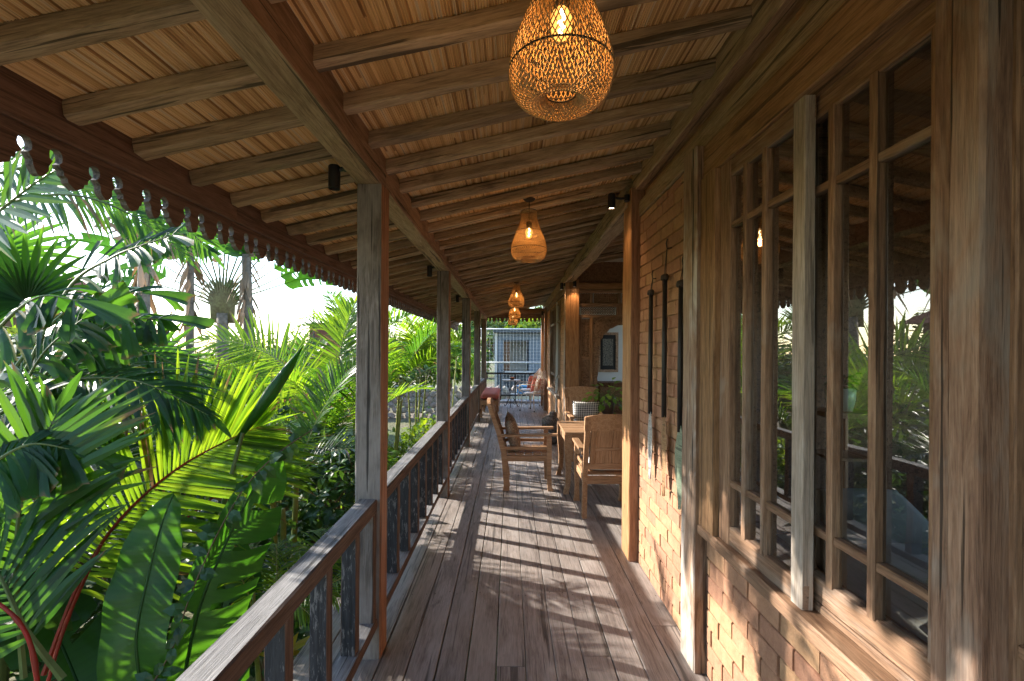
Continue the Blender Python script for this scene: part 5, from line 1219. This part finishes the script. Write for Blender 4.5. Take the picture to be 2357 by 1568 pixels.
# --- indoor plants
def pot_plant(loc, label, n, L, r, pot_m, pot_r, pot_h, m, trail=0.0):
    t = thing('potted_plant', label, 'plant', loc)
    mb = MB(); mb.lathe([(0.001, 0), (pot_r*0.78, 0), (pot_r*0.95, pot_h*0.5), (pot_r, pot_h), (pot_r*0.92, pot_h), (pot_r*0.9, pot_h*0.85), (0.001, pot_h*0.85)], 20); mb.build('pot', pot_m, t, smooth=True)
    mb = MB(); mv = MB()
    for k in range(n):
        a = random.uniform(0, 6.28); d = V((math.cos(a)*random.uniform(0.2, 1), math.sin(a)*random.uniform(0.2, 1), random.uniform(0.1, 1)-trail*random.random())); e = V((0, 0, pot_h))+d*r*random.uniform(0.4, 1)
        mv.tube([(0, 0, pot_h*0.85), V((0, 0, pot_h)).lerp(e, 0.5)+V((0, 0, 0.03)), e], 0.002, 4)
        leaf_shape(mb, e, d+V((0, 0, -0.5)), V((random.uniform(-.4, .4), -0.4, 1)), L*random.uniform(0.7, 1.2), L*0.5, random.random())
    mb.build('foliage', m, t); mv.build('stems', M_STEMG, t)
pot_plant((2.18, 3.0, 1.116), 'small plant in a pale green pot behind the window', 40, 0.05, 0.11, plain('pale_green_glaze', (0.45, 0.55, 0.48), 0.35, var=0.03), 0.085, 0.15, L_SHRUB)
cb = thing('dark_cabinet', 'dark cabinet inside the carved doorway', 'cabinet', (1.68, 7.75, 0))
mb = MB(); mb.box((0, 0, 0.47), (0.42, 0.35, 0.94)); mb.build('body', W_INT, cb); mb = MB(); mb.box((0, 0, 0.955), (0.48, 0.40, 0.03)); mb.build('top', W_INT, cb); mb = MB(); mb.box((0, -0.18, 0.5), (0.36, 0.012, 0.78)); mb.build('door', W_CARVE, cb)
pst = thing('pot_stool', 'dark stool under the trailing plant in the recess', 'stool', (1.44, 6.72, 0))
mb = MB(); mb.box((0, 0, 0.56), (0.26, 0.26, 0.03)); mb.build('seat', W_INT, pst)
for sx in (-1, 1):
    for sy in (-1, 1): timber('leg', (sx*0.1, sy*0.1, 0), (sx*0.1, sy*0.1, 0.545), 0.03, 0.03, W_INT, pst, up=(0, -1, 0), local=True)
pot_plant((1.44, 6.72, 0.576), 'trailing green plant beside the far armchair', 90, 0.11, 0.40, plain('brown_pot', (0.12, 0.07, 0.05), 0.6), 0.10, 0.20, L_HOUSE, trail=0.8)

# --- travellers palm and shaggy palms in the background
tp_ = thing('travellers_palm', 'travellers palm with a flat fan of long stalks against the sky', 'palm', (-10.3, 16.5, G))
ctr = at(512, 700, 16.5)
mb = MB(); mb.tube([(ctr.x, 16.5, G), (ctr.x, 16.5, ctr.z-0.4)], [0.22, 0.20], 10); mb.build('trunk', M_TRUNK, tp_, world_space=True, smooth=True)
mb = MB()
for k in range(-9, 10):
    a = R(k*8.4); mb.tube([ctr+V((0.03*k, 0.012*k, -0.75)), ctr+V((math.sin(a)*0.35, 0.012*k, math.cos(a)*0.45-0.2)), ctr+V((math.sin(a)*0.85, 0.012*k, math.cos(a)*1.05-0.15))], [0.09, 0.055, 0.03], 6)
mb.build('leaf_bases', plain('fan_base', (0.24, 0.23, 0.11), 0.7, nscale=9, c2=(0.14, 0.11, 0.06)), tp_, world_space=True, smooth=True)
for k in range(-9, 10):
    a = R(k*8.2+random.uniform(-1.5, 1.5)); L1 = random.uniform(2.2, 2.6); c0 = ctr+V((math.sin(a)*0.5, 0, math.cos(a)*0.7-0.1)); c1 = ctr+V((math.sin(a)*L1, random.uniform(-.2, .2), math.cos(a)*L1))
    mb = MB(); mb.tube([c0, c1], [0.035, 0.02], 5); mb.build('petiole', M_STEMG, tp_, world_space=True)
    dr = V((math.sin(a), 0, math.cos(a))); P = [c1, c1+dr*0.6, c1+dr*1.2+V((math.sin(a)*0.2, 0, -0.15)), c1+dr*1.7+V((math.sin(a)*0.5, 0, -0.5))]
    link(paddle_leaf(P, 0.62, (0.15, -1, 0.1), [L_BAN if k % 5 else L_DEAD, M_STEMG], 12, fold=0.15, n=30), 'leaf', tp_, Matrix.Identity(4), True)
def shaggy(xD, yt, Y, label, lean=0.0, nl=9, wleaf=True, r=0.16):
    top = at(xD, yt, Y); t = thing('shaggy_palm', label, 'palm', (top.x-lean, Y, G), group='shaggy palms against the sky')
    mb = MB(); mb.tube([(top.x-lean, Y, G), (top.x-lean*0.4, Y, top.z*0.5), top], [r*1.1, r, r*0.9], 9); mb.build('trunk', M_TRUNK, t, world_space=True, smooth=True)
    for k in range(26):
        z = top.z-random.uniform(0, 2.2); a = random.uniform(0, 6.28); mb = MB(); d = V((math.cos(a), math.sin(a), -1.2)); strip(mb, V((0, 0, 0)), d, V((-math.sin(a), math.cos(a), 0)), random.uniform(0.5, 1.1), random.uniform(0.08, 0.18), 0.9, 4, var=random.random())
        mb.build('dry_leaf', L_DEAD, t, Matrix.Translation((top.x+0.13*math.cos(a), Y+0.13*math.sin(a), z)), True)
    if wleaf:
        for k in range(nl):
            a = R(k*360/nl+random.uniform(-15, 15)); e = random.uniform(0.2, 1.1); d = V((math.cos(a), math.sin(a)*0.6, e)).normalized()
            P = [top, top+d*0.9, top+d*1.6+V((0, 0, -0.15)), top+d*2.2+V((0, 0, -0.7))]
            link(paddle_leaf(P, 0.55, (0, -1, 0.4), [L_BAN if k % 4 else L_DEAD, M_STEMG], 11, fold=0.2, n=28), 'leaf', t, Matrix.Identity(4), True)
random.seed(77)
shaggy(330, 600, 13, 'shaggy trunk palm with torn leaves left of the travellers palm', nl=8)
shaggy(437, 590, 15, 'slim banana-like palm just left of the travellers palm', nl=8, r=0.12)
shaggy(566, 590, 15.5, 'shaggy trunk palm just right of the travellers palm', lean=-0.2, nl=9)
# --- fan palm leaves low in the back left
def fan_leaf(c, r, n, ax, mats, spread=300):
    mb = MB(); X = V(ax).normalized(); Zv = V((0, 0, 1)); Yv = Zv.cross(X).normalized()
    for k in range(n):
        a = R(-spread/2+spread*k/(n-1)); d = Zv*math.cos(a)+Yv*math.sin(a)+X*0.25
        strip(mb, V((0, 0, 0)), d, d.cross(X), r*random.uniform(0.9, 1.05), r*0.085, 0.5, 5, var=random.random(), fold=0.5)
    mb.tube([(0, 0, 0), -X*0.3+V((0, 0, -r*0.7))], 0.012, 5, mi=1); return mb.mesh('fan', mats)
fp = thing('fan_palm', 'fan palm with round pleated leaves behind the fishtail palm', 'palm', (-4.4, 4.6, G))
mb = MB(); mb.tube([(-4.4, 4.6, G), (-4.4, 4.6, 0.8)], [0.1, 0.08], 8); mb.build('trunk', M_TRUNK, fp, world_space=True)
FM = fan_leaf((0, 0, 0), 0.75, 38, (0.3, -1, 0.3), [L_PALM, M_STEMG])
for p, s, rz in (((60, 700, 4.2), 1.0, 0.2), ((230, 800, 4.4), 0.9, -0.4), ((-40, 600, 4.6), 1.1, 0.5), ((330, 860, 4.4), 0.9, 0.3)):
    c = at(*p); link(FM, 'fan', fp, Matrix.Translation(c) @ Matrix.Rotation(rz, 4, 'Z') @ Matrix.Rotation(rz, 4, 'Y') @ Matrix.Diagonal((s, s, s, 1)), True)
    mb = MB(); mb.tube([(-4.4, 4.6, 0.8), V((-4.4, 4.6, 0.9)).lerp(c, 0.5)+V((0, 0, 0.2)), c], 0.012, 5); mb.build('petiole', M_STEMG, fp, world_space=True)

# --- background trees
def tree_meshes(n, r, L, m):
    mb = MB(); cl = [(V((random.uniform(-1, 1)*r[0]*0.75, random.uniform(-1, 1)*r[1]*0.75, random.uniform(-0.6, 1)*r[2]*0.75)), random.uniform(0.25, 0.5)) for _ in range(16)]
    for k in range(n):
        c, q = random.choice(cl); a = V((random.gauss(0, 1), random.gauss(0, 1), random.gauss(0, 0.8))).normalized()*q*random.uniform(0.5, 1.0)*max(r)*0.8
        p = c+a; leaf_shape(mb, p, a+V((random.uniform(-.3, .3), random.uniform(-.3, .3), -0.3)), V((random.uniform(-.5, .5), random.uniform(-.5, .5), 1)), L*random.uniform(0.6, 1.3), L*0.5, random.random())
    cr = mb.mesh('crown', m); mb = MB(); mb.tube([(0, 0, -r[2]*2.2), (0.05, 0, -r[2]*0.5), (0, 0, r[2]*0.4)], [0.16, 0.12, 0.05], 7)
    for c, q in cl[:8]: mb.tube([(0, 0, -r[2]*0.6), V((0, 0, -r[2]*0.2)).lerp(c, 0.5), c], [0.06, 0.04, 0.02], 5)
    return cr, mb.mesh('trunk', M_STEMB)
TR = [tree_meshes(2600, (1.9, 1.9, 1.5), 0.26, L_FAR), tree_meshes(2600, (1.6, 1.6, 1.8), 0.24, L_FAR), tree_meshes(2200, (2.2, 2.0, 1.2), 0.25, L_LSHRUB)]
bt_ = [(-16, 24, 0.4, 1.3), (-13, 26, 0.2, 1.2), (-10.5, 27, 0.2, 1.2), (-8.2, 27, 0.4, 1.2), (-6.2, 26, 0.4, 1.1), (-4.6, 24, 0.6, 1.1), (-3.3, 25, 0.7, 1.1), (-20, 22, 1.0, 1.6), (-14, 15, 0.2, 1.2), (-9.0, 12.5, -0.2, 0.9), (-7.4, 14.5, -0.2, 0.9), (-12, 10, 0.4, 1.3), (-11, 7.5, 0.6, 1.4),
       (-2.2, 42, 2.2, 1.7), (0.6, 44, 2.6, 1.8), (3.2, 43, 2.4, 1.7), (5.8, 46, 2.6, 1.8), (-5, 44, 2.2, 1.7), (1.8, 50, 3.6, 2.0), (-1.2, 52, 3.4, 2.0), (4.6, 52, 3.4, 2.0), (8, 47, 2.4, 1.8)]
tl = ['far left', 'left of the travellers palm', 'behind the travellers palm', 'right of the travellers palm', 'right of the shaggy palms', 'beyond the areca palms', 'beyond the third post', 'at the far left edge', 'in front of the red-roofed house', 'before the shaggy palms', 'below the travellers palm', 'behind the fishtail palm', 'behind the feather palm',
      'left behind the grey house', 'behind the grey house doorway', 'right behind the grey house', 'at the right behind the wire fence', 'left of the grey house', 'tallest behind the grey house', 'second row left of the grey house', 'second row right of the grey house', 'hidden end of the far row']
for i, ((x, y, z, s), w_) in enumerate(zip(bt_, tl)):
    t = thing('leafy_tree', 'loose green tree standing '+w_, 'tree', (x, y, z), rz=i*1.3, group='trees in the background')
    for me, nm in zip(TR[i % 3], ('crown', 'trunk')): link(me, nm, t, Matrix.Diagonal((s, s, s, 1)))
# --- red-roofed house far left, dark low building and mast
rh = thing('red_roofed_house', 'house with red tiled roof behind the palms on the left', 'building', (-19, 19, G))
mb = MB(); mb.box((0, 0, 2.0), (4.0, 4.0, 4.0)); mb.build('wall', plain('brown_boards', (0.16, 0.10, 0.07), 0.8), rh)
mb = MB(); mb.add([(-2.6, -2.6, 3.9), (2.6, -2.6, 3.9), (2.6, 2.6, 3.9), (-2.6, 2.6, 3.9), (-0.7, 0, 5.6), (0.7, 0, 5.6)], [(0, 1, 5, 4), (1, 2, 5), (2, 3, 4, 5), (3, 0, 4), (3, 2, 1, 0)]); mb.build('roof', plain('red_roof_tile', (0.36, 0.13, 0.09), 0.85, nscale=5), rh)
for k in range(3): mb = MB(); mb.box((-1.2+k*1.2, -2.02, 2.6), (0.6, 0.06, 1.0)); mb.build('window', M_BLACK, rh)
db = thing('brown_shed', 'low brown shed far behind the garden palms', 'building', (-9.2, 24, G))
mb = MB(); mb.box((0, 0, 1.9), (1.9, 2.0, 3.8)); mb.build('wall', plain('rust_sheet', (0.22, 0.09, 0.06), 0.8), db); mb = MB(); mb.box((0, 0, 3.85), (2.1, 2.2, 0.1)); mb.build('roof', M_BLACK, db)
mp_ = at(722, 640, 20); mb = MB(); mb.tube([(mp_.x, 20, G), (mp_.x, 20, mp_.z)], [0.06, 0.02], 6); o = mb.build('mast', M_IRON, None); tag(o, 'thin dark mast rising above the areca palm', 'mast')
mp_ = at(385, 735, 18); mb = MB(); mb.tube([(mp_.x, 18, G), (mp_.x, 18, mp_.z)], [0.07, 0.07], 6); o = mb.build('pole', M_IRON, None); tag(o, 'short dark pole between the shaggy palms', 'pole')
# --- low stone garden wall
sw = thing('stone_wall', 'low grey stone garden wall behind the areca stems', 'wall', (-4.0, 17.2, G))
random.seed(3)
SB = []
for k in range(5): mb = MB(); mb.add(*blob((0, 0, 0), (0.19, 0.12, 0.12), k, 1, 0.15)); SB.append(mb.mesh('stone', plain('garden_stone_%s' % 'abcde'[k], (0.34+0.02*k, 0.33, 0.31), 0.9, nscale=10)))
for r_ in range(6):
    for k in range(26): link(random.choice(SB), 'stone', sw, Matrix.Translation((-4+k*0.32+(r_ % 2)*0.16, random.uniform(-0.02, 0.02), 0.1+r_*0.2)) @ Matrix.Rotation(random.uniform(0, 6), 4, 'Y'))
